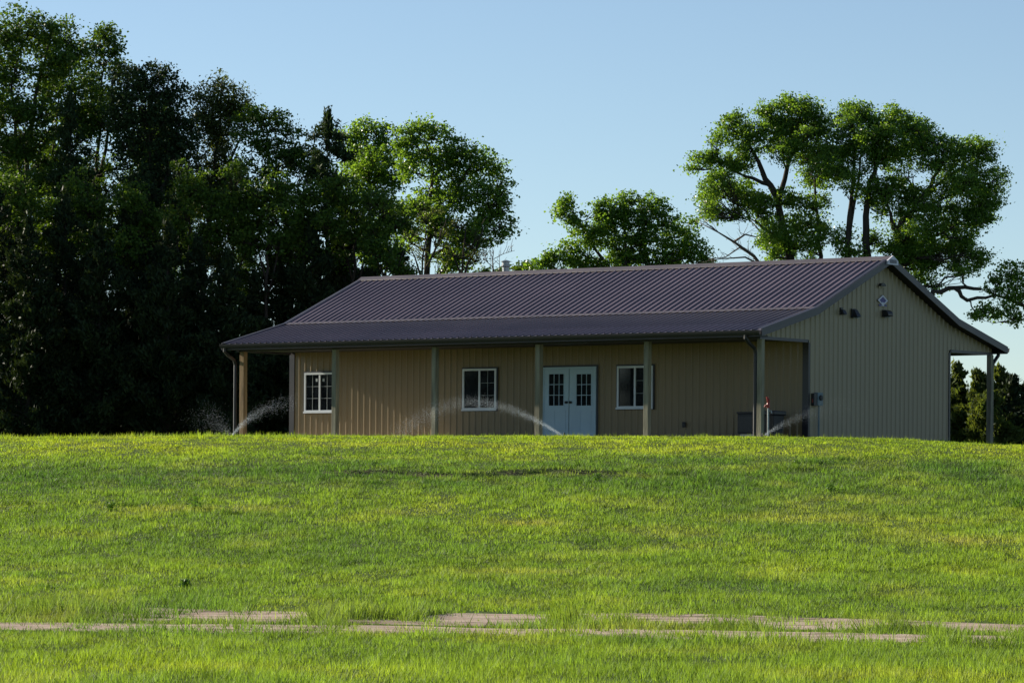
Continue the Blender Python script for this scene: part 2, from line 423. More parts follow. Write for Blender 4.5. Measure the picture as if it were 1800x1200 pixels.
# rank clumps between the ruts
cx, cyv = [], []
for (u, v, n_, s) in [(590, 1090, 2600, .42), (720, 1086, 2600, .38), (905, 1112, 4200, .55), (395, 1085, 1300, .25), (40, 1085, 2200, .5), (180, 1082, 1800, .6), (1030, 1112, 800, .3), (1590, 1108, 1500, .35), (1710, 1128, 1300, .5), (1330, 1128, 1500, .6), (1290, 1105, 900, .3), (480, 1112, 1200, .6), (1100, 1098, 500, .15), (1000, 1092, 500, .12)]:
    Y = np.interp(v, [1070, 1090, 1110, 1130], [50.5, 48, 45, 42]); c = at(u, v, Y)
    cx.append(g.normal(c.x, s, n_)); cyv.append(g.normal(c.y, s * 1.3, n_))
v_, c_ = blades(0, 0, 0, 9, 2.5, 1.3, (np.concatenate(cx), np.concatenate(cyv)))
parts.append((v_, c_))
# darker tufts scattered over the slope
cx, cyv = [], []
for (u, v, n_) in [(160, 822, 260), (400, 906, 260), (560, 801, 300), (1430, 812, 420), (1392, 824, 300), (1552, 803, 500), (1745, 812, 500), (1240, 846, 380), (1165, 834, 260), (640, 842, 300), (1290, 898, 420), (30, 892, 420), (120, 888, 300), (225, 893, 260), (820, 843, 300), (760, 838, 200), (1475, 806, 300), (1780, 850, 400), (980, 826, 260), (1580, 838, 260), (500, 958, 200), (1130, 985, 200), (840, 1035, 260), (1690, 1040, 260), (60, 1040, 220)]:
    Y = float(np.interp(v, [766, 777, 800, 840, 866, 900, 953, 1000, 1035, 1090], [95, 92, 88, 82, 78, 73, 66, 60, 55, 48])); c = at(u, v, Y)
    cx.append(g.normal(c.x, .22, n_)); cyv.append(g.normal(c.y, .16, n_))
v_, c_ = blades(0, 0, 0, 12, 1.9, 1.2, (np.concatenate(cx), np.concatenate(cyv)))
c_[:, 1] *= .45; c_[:, 0] *= .3
parts.append((v_, c_))
V = np.concatenate([p[0] for p in parts]); C4 = np.concatenate([p[1] for p in parts])
me = np_mesh('grass', V, np.arange(len(V)).reshape(-1, 3))
ca = me.color_attributes.new('tint', 'FLOAT_COLOR', 'POINT'); ca.data.foreach_set('color', C4.astype(np.float32).ravel())
tag(link('grass', me, M['grass']), 'short patchy green grass blades covering the sloping lawn', 'grass', None, 'stuff')

# ------------------------------------------------------------------ barn
barn = tag(empty('pole_barn', (X0, Y0, FLOOR), TH - math.pi / 2),
           'long tan ribbed metal barn with brown roof and wooden post porches on the rise', 'barn')
RIB = .2286
def profile(a, b, amp=.034, base=.072, top=.026):
    """(t, height) break points of a ribbed sheet from a to b"""
    out = [(a, 0)]; t = a + RIB * .5
    while t + base / 2 < b:
        out += [(t - base / 2, 0), (t - top / 2, amp), (t + top / 2, amp), (t + base / 2, 0)]; t += RIB
    out.append((b, 0)); return out
def roof_sheet(mb, xa, xb, p, q):
    """ribbed sheet between (y,z) points p (low) and q (high)"""
    d = Vector((0, q[0] - p[0], q[1] - p[1])); n = Vector((1, 0, 0)).cross(d).normalized()
    if n.z < 0: n = -n
    pr = profile(xa, xb); k = len(mb.v)
    for (t, h) in pr:
        mb.v.append(tuple(Vector((t, p[0], p[1])) + n * h)); mb.v.append(tuple(Vector((t, q[0], q[1])) + n * h))
    for i in range(len(pr) - 1): mb.f.append((k + 2 * i, k + 2 * i + 2, k + 2 * i + 3, k + 2 * i + 1))
xa, xb = -LEN - OS, OS
m_ = MB(); roof_sheet(m_, xa, xb, (P, ZB), (T / 2, ZR)); roof_sheet(m_, xa, xb, (T - P, ZB), (T / 2, ZR))
m_.build('roof', M['roof'], barn)
for s in (0, 1):
    y = lambda t: t if s == 0 else T - t
    m_ = MB(); roof_sheet(m_, xa, xb, (y(-OF), ZE), (y(P + .02), ZB - .012)); m_.build('porch_roof', M['roof'], barn)
    # flashing over the change of pitch
    m_ = MB(); sl = (ZR - ZB) / (T / 2 - P); sp = (ZB - ZE) / (P + OF)
    a = [(y(P - .10), ZB - .10 * sp + .024), (y(P), ZB + .028), (y(P + .07), ZB + .07 * sl + .027)]
    m_.add([(x, *q) for q in a for x in (xa, xb)], [(0, 1, 3, 2), (2, 3, 5, 4)])
    m_.build('flashing', M['cap'], barn)
# roof deck underneath (thickness) and soffits
def under(y): # roof underside height
    t = min(y, T - y)
    return (ZB + (t - P) * (ZR - ZB) / (T / 2 - P) if t > P else ZE + (t + OF) * (ZB - ZE) / (P + OF))
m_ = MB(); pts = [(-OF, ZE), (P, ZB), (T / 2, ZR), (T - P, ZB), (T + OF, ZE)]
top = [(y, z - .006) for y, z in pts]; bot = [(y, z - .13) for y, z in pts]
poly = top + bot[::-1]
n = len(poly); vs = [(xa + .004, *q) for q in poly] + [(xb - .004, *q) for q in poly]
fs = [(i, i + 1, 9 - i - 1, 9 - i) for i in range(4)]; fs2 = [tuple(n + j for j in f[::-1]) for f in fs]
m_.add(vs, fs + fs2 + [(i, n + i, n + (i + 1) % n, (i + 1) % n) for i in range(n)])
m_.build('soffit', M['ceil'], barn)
# ridge cap and vent
m_ = MB(); sl = (ZR - ZB) / (T / 2 - P); w_ = .24
a = [(T / 2 - w_, ZR - w_ * sl + .026), (T / 2 - w_ + .01, ZR - w_ * sl + .045), (T / 2 - .03, ZR + .055), (T / 2 + .03, ZR + .055), (T / 2 + w_ - .01, ZR - w_ * sl + .045), (T / 2 + w_, ZR - w_ * sl + .026)]
k = len(a); m_.add([(x, *q) for x in (xa - .02, xb + .02) for q in a], [(i, i + 1, k + i + 1, k + i) for i in range(k - 1)])
m_.build('ridge_cap', M['cap'], barn)
# rake trim on both gable ends
def rake(xx, sgn):
    m_ = MB()
    for side in (0, 1):
        y = lambda t: t if side == 0 else T - t
        for (p, q) in (((-OF, ZE), (P, ZB)), ((P, ZB), (T / 2, ZR))):
            h0, h1 = .036, -.16
            a = (xx, y(p[0]), p[1]); b = (xx, y(q[0]), q[1])
            poly = [(xx, y(p[0]), p[1] + h1), (xx, y(q[0]), q[1] + h1), (xx, y(q[0]), q[1] + h0), (xx, y(p[0]), p[1] + h0)]
            m_.prism(poly, (sgn * .03, 0, 0), 0)
            # folded lip over the sheet
            poly = [(xx, y(p[0]), p[1] + h0), (xx, y(q[0]), q[1] + h0), (xx, y(q[0]), q[1] + h0 + .008), (xx, y(p[0]), p[1] + h0 + .008)]
            m_.prism(poly, (-sgn * .11, 0, 0), 0)
    return m_.build('rake_trim', M['trim'], barn)
rake(xb, 1); rake(xa, -1)
# ridge end vent: pale louvred cap on the gable peak
e = MB(); yc_, z0_ = T / 2, ZR
poly = [(xb + .032, yc_ - .27, ZR - .19), (xb + .032, yc_ + .27, ZR - .19), (xb + .032, yc_ + .27, ZR - .08), (xb + .032, yc_, ZR + .065), (xb + .032, yc_ - .27, ZR - .08)]
e.prism(poly, (.05, 0, 0), 0); v0 = e.build('ridge_end_cap', M['emblemwhite'], barn)
e = MB()
for i in range(6): e.box((xb + .083, yc_ - .17 + i * .06, ZR - .15), (xb + .089, yc_ - .135 + i * .06, ZR - .05))
e.build('louvre', M['trim'], v0)
# walls
def wall_strip(mb, a, b, bot, topf, place, amp=.026):
    pr = profile(a, b, amp, .074, .018)
    k = len(mb.v)
    for (t, h) in pr: mb.v.append(place(t, bot(t), h)); mb.v.append(place(t, topf(t), h))
    for i in range(len(pr) - 1): mb.f.append((k + 2 * i, k + 2 * i + 2, k + 2 * i + 3, k + 2 * i + 1))
G0 = -.16
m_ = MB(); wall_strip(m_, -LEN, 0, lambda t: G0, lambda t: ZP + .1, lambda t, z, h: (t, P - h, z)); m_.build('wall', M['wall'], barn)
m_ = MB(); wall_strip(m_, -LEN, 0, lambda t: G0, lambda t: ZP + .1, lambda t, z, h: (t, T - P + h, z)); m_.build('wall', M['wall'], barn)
for xx, sg in ((0, 1), (-LEN, -1)):
    m_ = MB()
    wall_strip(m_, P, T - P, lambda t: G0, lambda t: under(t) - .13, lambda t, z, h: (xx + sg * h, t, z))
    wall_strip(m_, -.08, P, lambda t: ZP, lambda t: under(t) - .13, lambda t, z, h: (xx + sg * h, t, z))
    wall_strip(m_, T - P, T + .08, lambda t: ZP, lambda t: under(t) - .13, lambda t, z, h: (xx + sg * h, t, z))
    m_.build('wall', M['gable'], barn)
    # bottom trim of the porch end panels
    m_ = MB(); m_.box((xx - .05 * sg, -.10, ZP - .07), (xx + sg * .032, P - .06, ZP + .012)); m_.build('end_trim', M['trim'], barn)
    m_ = MB(); m_.box((xx - .05 * sg, T - P + .06, ZP - .07), (xx + sg * .032, T + .10, ZP + .012)); m_.build('end_trim', M['trim'], barn)
# corner trims
for xx, sg in ((0, 1), (-LEN, -1)):
    for yy, sy in ((P, -1), (T - P, 1)):
        m_ = MB(); m_.box((xx + sg * .03, yy + sy * .03, G0), (xx - sg * .16, yy + sy * .002, ZP)); m_.box((xx + sg * .031, yy + sy * .001, G0), (xx + sg * .002, yy - sy * .055, ZP - .071))
        m_.build('corner_trim', M['gutter'], barn)
m_ = MB(); m_.box((-LEN + .01, P + .1, G0), (-.01, T - P - .1, -.02)); m_.build('floor_slab', M['concrete'], barn)
# porch: slab, ceiling, beam, posts
for s in (0, 1):
    y = lambda t: t if s == 0 else T - t
    m_ = MB(); m_.box((-LEN - .1, y(-.2), -.25), (.1, y(P - .03), -.10)); m_.build('porch_slab', M['concrete'], barn)
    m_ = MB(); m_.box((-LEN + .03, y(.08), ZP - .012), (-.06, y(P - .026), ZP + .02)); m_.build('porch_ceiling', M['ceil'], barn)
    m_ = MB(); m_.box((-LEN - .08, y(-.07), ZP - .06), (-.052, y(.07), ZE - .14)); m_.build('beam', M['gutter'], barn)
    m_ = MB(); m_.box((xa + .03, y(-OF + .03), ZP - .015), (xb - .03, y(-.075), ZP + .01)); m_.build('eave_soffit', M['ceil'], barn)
    # gutter: hollow trough
    m_ = MB(); y1, y2 = -OF - .12, -OF + .004
    prof = [(y2, ZE - .005), (y2, ZE - .12), (y1 + .03, ZE - .12), (y1 + .01, ZE - .06), (y1, ZE - .004), (y1 + .012, ZE - .002), (y1 + .024, ZE - .06), (y1 + .04, ZE - .108), (y2 - .01, ZE - .108), (y2 - .01, ZE - .005)]
    k = len(prof); m_.add([(x, y(q[0]), q[1]) for x in (xa - .01, xb + .01) for q in prof], [(i, (i + 1) % k, k + (i + 1) % k, k + i) for i in range(k)] + [tuple(range(k)), tuple(range(k, 2 * k))])
    m_.build('gutter', M['gutter'], barn)
    m_ = MB(); m_.box((xa + .002, y(-OF + .006), ZP - .02), (xb - .002, y(-OF + .028), ZE - .008)); m_.build('fascia', M['trim'], barn)
pxs = [0, -BAY, -2 * BAY, -3 * BAY, -4 * BAY, -5 * BAY + .14]
for s in (0, 1):
    for i, x in enumerate(pxs):
        yy = 0 if s == 0 else T
        m_ = MB(); hw = .073 + .004 * ((i * 7) % 3)
        m_.box((x - hw, yy - hw, -.45), (x + hw, yy + hw, ZP - .062))
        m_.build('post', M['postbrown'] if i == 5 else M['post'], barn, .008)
# downspouts
for (x, s) in ((-.02, 0), (-LEN - .02, 0), (-.02, 1), (-LEN - .02, 1)):
    y = lambda t: t if s == 0 else T - t
    m_ = MB(); xx = x - .14 if s == 0 else x
    yo = -.02 if s == 0 else -.14
    q = [(xx, y(-OF - .05), ZE - .12), (xx, y(-OF - .05), ZE - .2), (xx, y(-OF * .75), ZP - .18), (xx, y(yo - .06), ZP - .30), (xx, y(yo), ZP - .44), (xx, y(yo), ZP - .6), (xx, y(yo), -.1)]
    m_.tube(q, .052, 6); m_.build('downspout', M['gutter'], barn, smooth=False)
# chimney
cpos = at(889, 470, 0); x_, z_ = ray(889, 479)
ly = T / 2 + 1.3
Yc = (ly + X0 * cT + Y0 * sT) / (x_ * cT + sT); lx = (x_ * Yc - X0) * sT - (Yc - Y0) * cT
ztop = ray(889, 457)[1] * Yc - FLOOR
ch = MB(); zb_ = under(ly); ch.tube([(lx, ly, zb_ - .1), (lx, ly, ztop - .16)], .105, 16)
fl = ch.build('flue', M['galv'], barn, smooth=False)
ch = MB(); ch.tube([(lx, ly, zb_ - .02), (lx, ly, zb_ + .12), (lx, ly, zb_ + .2)], [.22, .14, .108], 16); ch.build('flashing_boot', M['gutter'], fl)
ch = MB(); ch.tube([(lx, ly, ztop - .22), (lx, ly, ztop - .19), (lx, ly, ztop - .16), (lx, ly, ztop - .15)], [.107, .15, .15, .107], 16)
ch.tube([(lx, ly, ztop - .15), (lx, ly, ztop - .06)], .115, 16); ch.tube([(lx, ly, ztop - .055), (lx, ly, ztop - .04), (lx, ly, ztop)], [.16, .16, .03], 16); ch.build('rain_cap', M['galv'], fl)

# windows on the front wall
def window(u0, v0, u1, v1, grids=(0, 1), stickers=False):
    xA, zA = on_front(u0, (v0)); xB, zB = on_front(u1, v1)
    zA = on_front((u0 + u1) / 2, v0)[1]; zB = on_front((u0 + u1) / 2, v1)[1]
    yf = P - .027
    m_ = MB(); t = .055
    def ring(mb, xA, xB, zB, zA, t, ya, yb):
        mb.box((xA, ya, zB), (xA + t, yb, zA)); mb.box((xB - t, ya, zB), (xB, yb, zA))
        mb.box((xA + t, ya, zA - t), (xB - t, yb, zA)); mb.box((xA + t, ya, zB), (xB - t, yb, zB + t))
    w = MB(); ring(w, xA - .045, xB + .045, zB - .045, zA + .045, .043, yf - .015, yf + .004)
    trim = w.build('window', M['gutter'], barn)
    f = MB(); ring(f, xA, xB, zB, zA, t, yf - .045, yf + .02); xm = (xA + xB) / 2
    f.box((xm - .028, yf - .038, zB + t), (xm + .028, yf + .02, zA - t)); f.build('frame', M['white'], trim)
    f = MB(); f.box((xA - .02, yf - .065, zB - .03), (xB + .02, yf - .046, zB + .02)); f.build('sill', M['white'], trim)
    g_ = MB()
    for (a, b) in ((xA + t, xm - .028), (xm + .028, xB - t)): g_.box((a, yf - .012, zB + t), (b, yf - .002, zA - t))
    g_.build('pane', M['glass'], trim)
    g_ = MB()
    for k, (a, b) in enumerate(((xA + t, xm - .028), (xm + .028, xB - t))):
        if k in grids:
            c = (a + b) / 2; g_.box((c - .005, yf - .022, zB + t), (c + .005, yf - .013, zA - t))
            for q in (1, 2):
                z = zB + t + (zA - zB - 2 * t) * q / 3
                g_.box((a, yf - .0215, z - .005), (c - .005, yf - .0135, z + .005)); g_.box((c + .005, yf - .0215, z - .005), (b, yf - .0135, z + .005))
    if g_.v: g_.build('muntins', M['sticker'], trim)
    if stickers:
        for d in (-.12, .14):
            g_ = MB(); g_.box((xm + d - .035, yf - .0235, zA - .26), (xm + d + .035, yf - .0225, zA - .17)); g_.build('sticker', M['sticker'], trim)
window(537.5, 655, 590.5, 724, (0, 1), True)
window(815.5, 648, 874, 720, (1,))
window(1087, 643, 1149, 717, (1,))
# double door
xA, _ = on_front(955.5, 700); xB, _ = on_front(1050, 700); zt = on_front(1002, 645)[1]; yf = P - .027
xm = (xA + xB) / 2
fr = MB(); fr.box((xA, yf - .05, 0), (xA + .06, yf + .01, zt)); fr.box((xB - .06, yf - .05, 0), (xB, yf + .01, zt)); fr.box((xA + .06, yf - .05, zt - .06), (xB - .06, yf + .01, zt))
fr.build('door_frame', M['doorpaint'], barn)
fr = MB(); fr.box((xA - .05, yf - .02, 0), (xA - .002, yf + .004, zt + .05)); fr.box((xB + .002, yf - .02, 0), (xB + .05, yf + .004, zt + .05)); fr.box((xA - .002, yf - .02, zt + .002), (xB + .002, yf + .004, zt + .05))
fr.build('door_trim', M['gutter'], barn)
for s, (a, b, gu0, gu1) in enumerate(((xA + .064, xm - .012, 967, 993.5), (xm + .012, xB - .064, 1015.5, 1041.8))):
    g0x = on_front(gu0, 680)[0]; g1x = on_front(gu1, 680)[0]; gz1 = on_front((gu0 + gu1) / 2, 657)[1]; gz0 = on_front((gu0 + gu1) / 2, 713)[1]
    d = MB(); ya, yb = yf - .035, yf + .01
    d.box((a, ya, .01), (g0x, yb, zt - .064)); d.box((g1x, ya, .01), (b, yb, zt - .064)); d.box((g0x, ya, .01), (g1x, yb, gz0)); d.box((g0x, ya, gz1), (g1x, yb, zt - .064))
    # two raised panels below the glass
    wpan = (b - a - .30) / 2
    for q in (0, 1): d.box((a + .10 + q * (wpan + .10), ya - .006, .18), (a + .10 + q * (wpan + .10) + wpan, ya + .001, gz0 - .14))
    door = d.build('door', M['doorpaint'], barn)
    p_ = MB(); p_.box((g0x, ya + .018, gz0), (g1x, ya + .024, gz1)); p_.build('pane', M['glass'], door)
    mu = MB(); t = .02
    mu.box((g0x - t, ya - .008, gz0 - t), (g0x + .006, ya + .002, gz1 + t)); mu.box((g1x - .006, ya - .008, gz0 - t), (g1x + t, ya + .002, gz1 + t)); mu.box((g0x + .006, ya - .008, gz1 - .006), (g1x - .006, ya + .002, gz1 + t)); mu.box((g0x + .006, ya - .008, gz0 - t), (g1x - .006, ya + .002, gz0 + .006))
    for q in (1, 2):
        x = g0x + (g1x - g0x) * q / 3; mu.box((x - .008, ya + .004, gz0), (x + .008, ya + .016, gz1))
        z = gz0 + (gz1 - gz0) * q / 3; mu.box((g0x, ya + .005, z - .008), (g1x, ya + .017, z + .008))
    mu.build('muntins', M['doorpaint'], door)
    kx = (b - .06) if s == 0 else (a + .06); kz = on_front(1000, 707)[1]
    kn = MB(); kn.tube([(kx, ya - .002, kz), (kx, ya - .012, kz), (kx, ya - .035, kz), (kx, ya - .05, kz), (kx, ya - .07, kz), (kx, ya - .082, kz)], [.034, .034, .014, .03, .034, .018], 12)
    kn.build('knob', M['knob'], door)

# ---------------- things fixed to or standing by the barn
def local_thing(name, lx, ly, lz, label, cat, group=None):
    p = barn.matrix_basis @ Vector((lx, ly, lz)) if False else Matrix.Translation((X0, Y0, FLOOR)) @ Matrix.Rotation(TH - math.pi / 2, 4, 'Z') @ Vector((lx, ly, lz))
    return tag(empty(name, p, TH - math.pi / 2), label, cat, group)
# outlet
ox, oz = on_front(1204, 746)
o = local_thing('outlet_box', ox, P - .022, oz, 'small dark outlet cover low on the tan front wall', 'outlet')
m_ = MB(); m_.box((-.05, -.045, -.075), (.05, .0, .075)); m_.build('cover', M['blackmetal'], o, .008)
m_ = MB(); m_.box((-.042, -.052, -.066), (.042, -.046, -.004)); m_.box((-.042, -.052, .004), (.042, -.046, .066)); m_.build('flap', M['darkbox'], o)
# gable fixtures
def gable_pos(u, v): return on_gable(u, v, .022)
gy_, gz_ = gable_pos(1478, 547)
o = local_thing('floodlight', .022, gy_, gz_, 'small dark security light left of the two bigger gable lamps', 'light')
m_ = MB(); m_.box((0, -.06, -.02), (.04, .06, .10)); m_.build('bracket', M['blackmetal'], o, .01)
m_ = MB(); m_.add([(.03, -.09, .05), (.03, .09, .05), (.03, .10, -.10), (.03, -.10, -.10), (.10, -.07, .04), (.10, .07, .04), (.16, .09, -.08), (.16, -.09, -.08)],
                  [(0, 1, 2, 3), (4, 7, 6, 5), (0, 4, 5, 1), (1, 5, 6, 2), (2, 6, 7, 3), (3, 7, 4, 0)]); m_.build('housing', M['blackmetal'], o, .008)
gy_, gz_ = gable_pos(1500, 551)
o = local_thing('wall_lamp', .022, gy_, gz_, 'black wedge-shaped wall lamp on the left of the gable', 'light')
m_ = MB(); m_.box((0, -.12, -.12), (.03, .12, .13)); m_.build('backplate', M['blackmetal'], o, .006)
m_ = MB(); m_.add([(.03, -.10, .11), (.03, .10, .11), (.03, .13, -.11), (.03, -.13, -.11), (.09, -.08, .10), (.09, .08, .10), (.20, .11, -.09), (.20, -.11, -.09)],
                  [(0, 1, 2, 3), (4, 7, 6, 5), (0, 4, 5, 1), (1, 5, 6, 2), (2, 6, 7, 3), (3, 7, 4, 0)]); m_.build('shade', M['blackmetal'], o, .01)
m_ = MB(); m_.box((.05, -.08, -.125), (.16, .08, -.108)); m_.build('lens', M['sticker'], o)
gy_, gz_ = gable_pos(1555, 551)
o = local_thing('wall_lamp', .022, gy_, gz_, 'black rounded wall lamp below the diamond emblem on the gable', 'light')
m_ = MB(); m_.box((0, -.12, -.1), (.03, .12, .1)); m_.build('backplate', M['blackmetal'], o, .006)
m_ = MB(); prof = [(.03, .10), (.10, .09), (.17, .05), (.20, -.01), (.20, -.07), (.03, -.10)]
m_.prism([(a, -.13, b) for a, b in prof], (0, .26, 0), 1); m_.build('shade', M['blackmetal'], o, .012)
m_ = MB(); m_.box((.06, -.09, -.115), (.16, .09, -.102)); m_.build('lens', M['sticker'], o)
gy_, gz_ = gable_pos(1548.5, 503)
o = local_thing('vent_hood', .022, gy_, gz_, 'small dark arched vent hood just under the gable peak', 'vent')
m_ = MB(); a_ = [(.13 * math.cos(q), .085 * math.sin(q)) for q in np.linspace(0, math.pi, 10)]
m_.prism([(0, a, b) for a, b in a_] + [(0, -.13, -.05), (0, .13, -.05)][0:0], (.09, 0, 0), 0); m_.build('hood', M['blackmetal'], o)
m_ = MB(); m_.box((0, -.14, -.05), (.02, .14, -.002)); m_.build('flange', M['gable'], o)
# emblem: white diamond outline, blue diamond inside, three small feet
gy_, gz_ = gable_pos(1551, 528)
o = local_thing('emblem', .022, gy_, gz_, 'white outlined blue diamond emblem plaque high on the gable', 'sign')
A_, B_ = .26, .15
m_ = MB(); q = [(0, -A_, .0), (0, 0, -B_), (0, A_, 0), (0, 0, B_)]
m_.prism(q, (.012, 0, 0), 0); m_.build('plaque', M['emblemblue'], o)
m_ = MB(); k_ = .70
for (a, b) in (((-A_, 0), (0, B_)), ((0, B_), (A_, 0)), ((-A_, 0), (-A_ * .25, -B_ * .75)), ((A_, 0), (A_ * .25, -B_ * .75))):
    m_.prism([(.0125, a[0], a[1]), (.0125, b[0], b[1]), (.0125, b[0] * k_, b[1] * k_), (.0125, a[0] * k_, a[1] * k_)], (.010, 0, 0), 0)
m_.prism([(.0125, -.03, -.05), (.0125, .03, -.05), (.0125, .07, -.16), (.0125, .02, -.16), (.0125, 0, -.10), (.0125, -.02, -.16), (.0125, -.07, -.16)], (.008, 0, 0), 0)
m_.build('outline', M['emblemwhite'], o)
for a in (-.20, .10):
    m_ = MB(); m_.prism([(.0125, a, -.11), (.0125, a + .1, -.11), (.0125, a + .1, -.16), (.0125, a, -.16)], (.008, 0, 0), 0); m_.build('foot', M['emblemblue'], o)
# electric boxes by the front corner of the gable
gy_, gz_ = on_gable(1436.5, 701, .03)
o = local_thing('meter_box', .022, gy_, gz_, 'blue-grey electric meter box on the gable by the front corner', 'meter box')
m_ = MB(); m_.box((0, -.14, -.18), (.12, .12, .17)); m_.build('enclosure', M['boxgrey'], o, .012)
m_ = MB(); m_.tube([(.06, 0, -.181), (.06, 0, -1.0), (.06, 0, gz_ * -1 - .1)], .025, 8); m_.build('conduit', M['boxgrey'], o)
m_ = MB(); m_.tube([(.121, -.01, .03), (.16, -.01, .03), (.165, -.01, .03)], [.075, .07, .03], 12); m_.build('dial', M['darkbox'], o)
gy_, gz_ = on_gable(1429, 701, .03)
o = local_thing('switch_box', .022, gy_ - .02, gz_, 'narrow black disconnect box squeezed between corner trim and meter box', 'switch box')
m_ = MB(); m_.box((0, -.07, -.18), (.11, .06, .15)); m_.build('enclosure', M['blackmetal'], o, .01)
m_ = MB(); m_.box((.045, -.09, -.10), (.075, -.0705, .0)); m_.build('lever', M['red'], o, .004)

# condenser and storage bin on the porch at its right end
def px_on_y(u, y): return on_front(u, 740, y)[0]
a, b = px_on_y(1309, 1.5), px_on_y(1339, 1.5); zt = on_front(1315, 724, 1.5)[1]
o = local_thing('air_conditioner', (a + b) / 2, 1.5, -.01, 'dark boxy air conditioner unit behind the right front post', 'air conditioner')
h_ = (b - a) / 2; zt += .01
m_ = MB(); m_.box((-h_, -.36, .05), (h_, .36, zt - .05)); body = m_.build('cabinet', M['darkbox'], o, .02)
m_ = MB()
for i in range(14): m_.box((-h_ + .05, -.372, .12 + i * (zt - .25) / 14), (h_ - .05, -.362, .145 + i * (zt - .25) / 14))
m_.build('louvres', M['blackmetal'], body)
m_ = MB(); m_.box((-h_ - .02, -.38, zt - .048), (h_ + .02, .38, zt)); m_.build('top_panel', M['blackmetal'], o, .015)
m_ = MB(); m_.box((-h_ + .05, -.3, -.095), (h_ - .05, .3, .05)); m_.build('pad', M['concrete'], o)
a, b = px_on_y(1342, 1.4), px_on_y(1372, 1.4); zt = on_front(1357, 722, 1.4)[1] + .01; h_ = (b - a) / 2
o = local_thing('storage_bin', (a + b) / 2, 1.4, -.01, 'dark tapered bin with overhanging lid between the post and the barn corner', 'bin')
m_ = MB(); q = h_ * .82
m_.add([(-q * .9, -.2, -.09), (q * .9, -.2, -.09), (q * .9, .2, -.09), (-q * .9, .2, -.09), (-q, -.26, zt - .12), (q, -.26, zt - .12), (q, .26, zt - .12), (-q, .26, zt - .12)],
       [(0, 3, 2, 1), (4, 5, 6, 7), (0, 1, 5, 4), (1, 2, 6, 5), (2, 3, 7, 6), (3, 0, 4, 7)]); m_.build('body', M['darkbox'], o, .02)
m_ = MB(); m_.box((-h_, -.3, zt - .118), (h_, .3, zt)); m_.build('lid', M['blackmetal'], o, .03)
m_ = MB(); m_.box((-h_ * .75, -.312, zt - .10), (-h_ * .35, -.302, zt - .03)); m_.build('tag', M['sticker'], o)
# yard hydrant
Yh = 98.2; pb = at(1350, 765, Yh); zg = float(ground(pb.x, Yh)); ztp = at(1348, 697, Yh).z - zg
o = tag(empty('yard_hydrant', (pb.x, Yh, zg)), 'yard hydrant with red head on a thin galvanised pipe before the porch', 'hydrant')
zt = at(1350, 717, Yh).z - zg
m_ = MB(); m_.tube([(0, 0, -.2), (0, 0, zt)], .024, 10); m_.build('standpipe', M['galv'], o)
m_ = MB(); m_.tube([(0, 0, zt), (0, 0, zt + .03), (0, 0, zt + .10), (0, 0, zt + .13)], [.03, .045, .045, .03], 12)
m_.tube([(-.01, 0, zt + .06), (-.07, -.02, zt + .07), (-.10, -.03, zt + .02)], [.028, .024, .022], 8)
m_.build('head', M['red'], o)
m_ = MB(); m_.tube([(.0, 0, zt + .12), (-.015, 0, zt + .2), (-.03, 0, ztp)], [.018, .022, .03], 8); m_.tube([(.012, 0, zt + .12), (.03, 0, zt + .2), (-.03, 0, ztp - .01)], [.016, .02, .022], 8); m_.build('handle', M['red'], o)
m_ = MB(); m_.tube([(.02, -.02, zt - .08), (.07, -.02, zt - .07), (.085, -.02, zt - .13)], .022, 8); m_.build('hose_bib', M['galv'], o)

# ------------------------------------------------------------------ sprinklers
def sprinkler(u, Yd, path, n, spread, label, seed, drift=0, r=.0020):
    g = np.random.default_rng(seed)
    b = at(u, 768, Yd); zg = float(ground(b.x, Yd)); root = tag(empty('sprinkler', (b.x, Yd, zg)), label, 'sprinkler', 'sprinklers watering the lawn')
    h = MB(); h.tube([(0, 0, -.05), (0, 0, .09)], .018, 8); h.tube([(0, 0, .09), (0, 0, .12)], [.024, .02], 8); h.build('sprinkler_head', M['blackmetal'], root)
    pts = np.array([tuple(at(p[0], p[1], Yd + p[2])) for p in path]) - np.array([b.x, Yd, zg])
    wts = np.array([p[3] for p in path])
    seg = np.r_[0, np.cumsum(np.linalg.norm(np.diff(pts, axis=0), axis=1))]
    # density along the arc
    tt = np.linspace(0, seg[-1], 400); dens = np.interp(tt, seg, wts); cdf = np.cumsum(dens); cdf /= cdf[-1]
    t = np.interp(g.random(n), cdf, tt)
    c = np.stack([np.interp(t, seg, pts[:, i]) for i in range(3)], -1)
    sg = spread * (.10 + 1.25 * (t / seg[-1]))
    off = g.standard_normal((n, 3)) * sg[:, None]
    fall = g.exponential(1, n) * sg * .55
    c = c + off; c[:, 2] -= fall; c[:, 0] += drift * fall
    zz = ground(c[:, 0] + b.x, c[:, 1] + Yd) - zg
    c = c[c[:, 2] > zz + .01]; n = len(c)
    rr = r * (.5 + g.random(n))
    octa = np.array([(1, 0, 0), (-1, 0, 0), (0, 1, 0), (0, -1, 0), (0, 0, 1.3), (0, 0, -1.3)], float)
    fo = np.array([(0, 2, 4), (2, 1, 4), (1, 3, 4), (3, 0, 4), (2, 0, 5), (1, 2, 5), (3, 1, 5), (0, 3, 5)])
    v = (c[:, None, :] + octa[None] * rr[:, None, None]).reshape(-1, 3)
    f = (fo[None] + 6 * np.arange(n)[:, None, None]).reshape(-1, 3)
    link('water_spray', np_mesh('water_spray', v, f), M['spray'], root)
sprinkler(406, 98, [(406, 766, 0, 1.6), (425, 745, .1, 1.5), (445, 728, .2, 1.2), (470, 714, .3, .8), (500, 704, .5, .5), (530, 703, .6, .2)], 3900, .10,
          'sprinkler left of the barn throwing a plume across the left porch post', 21)
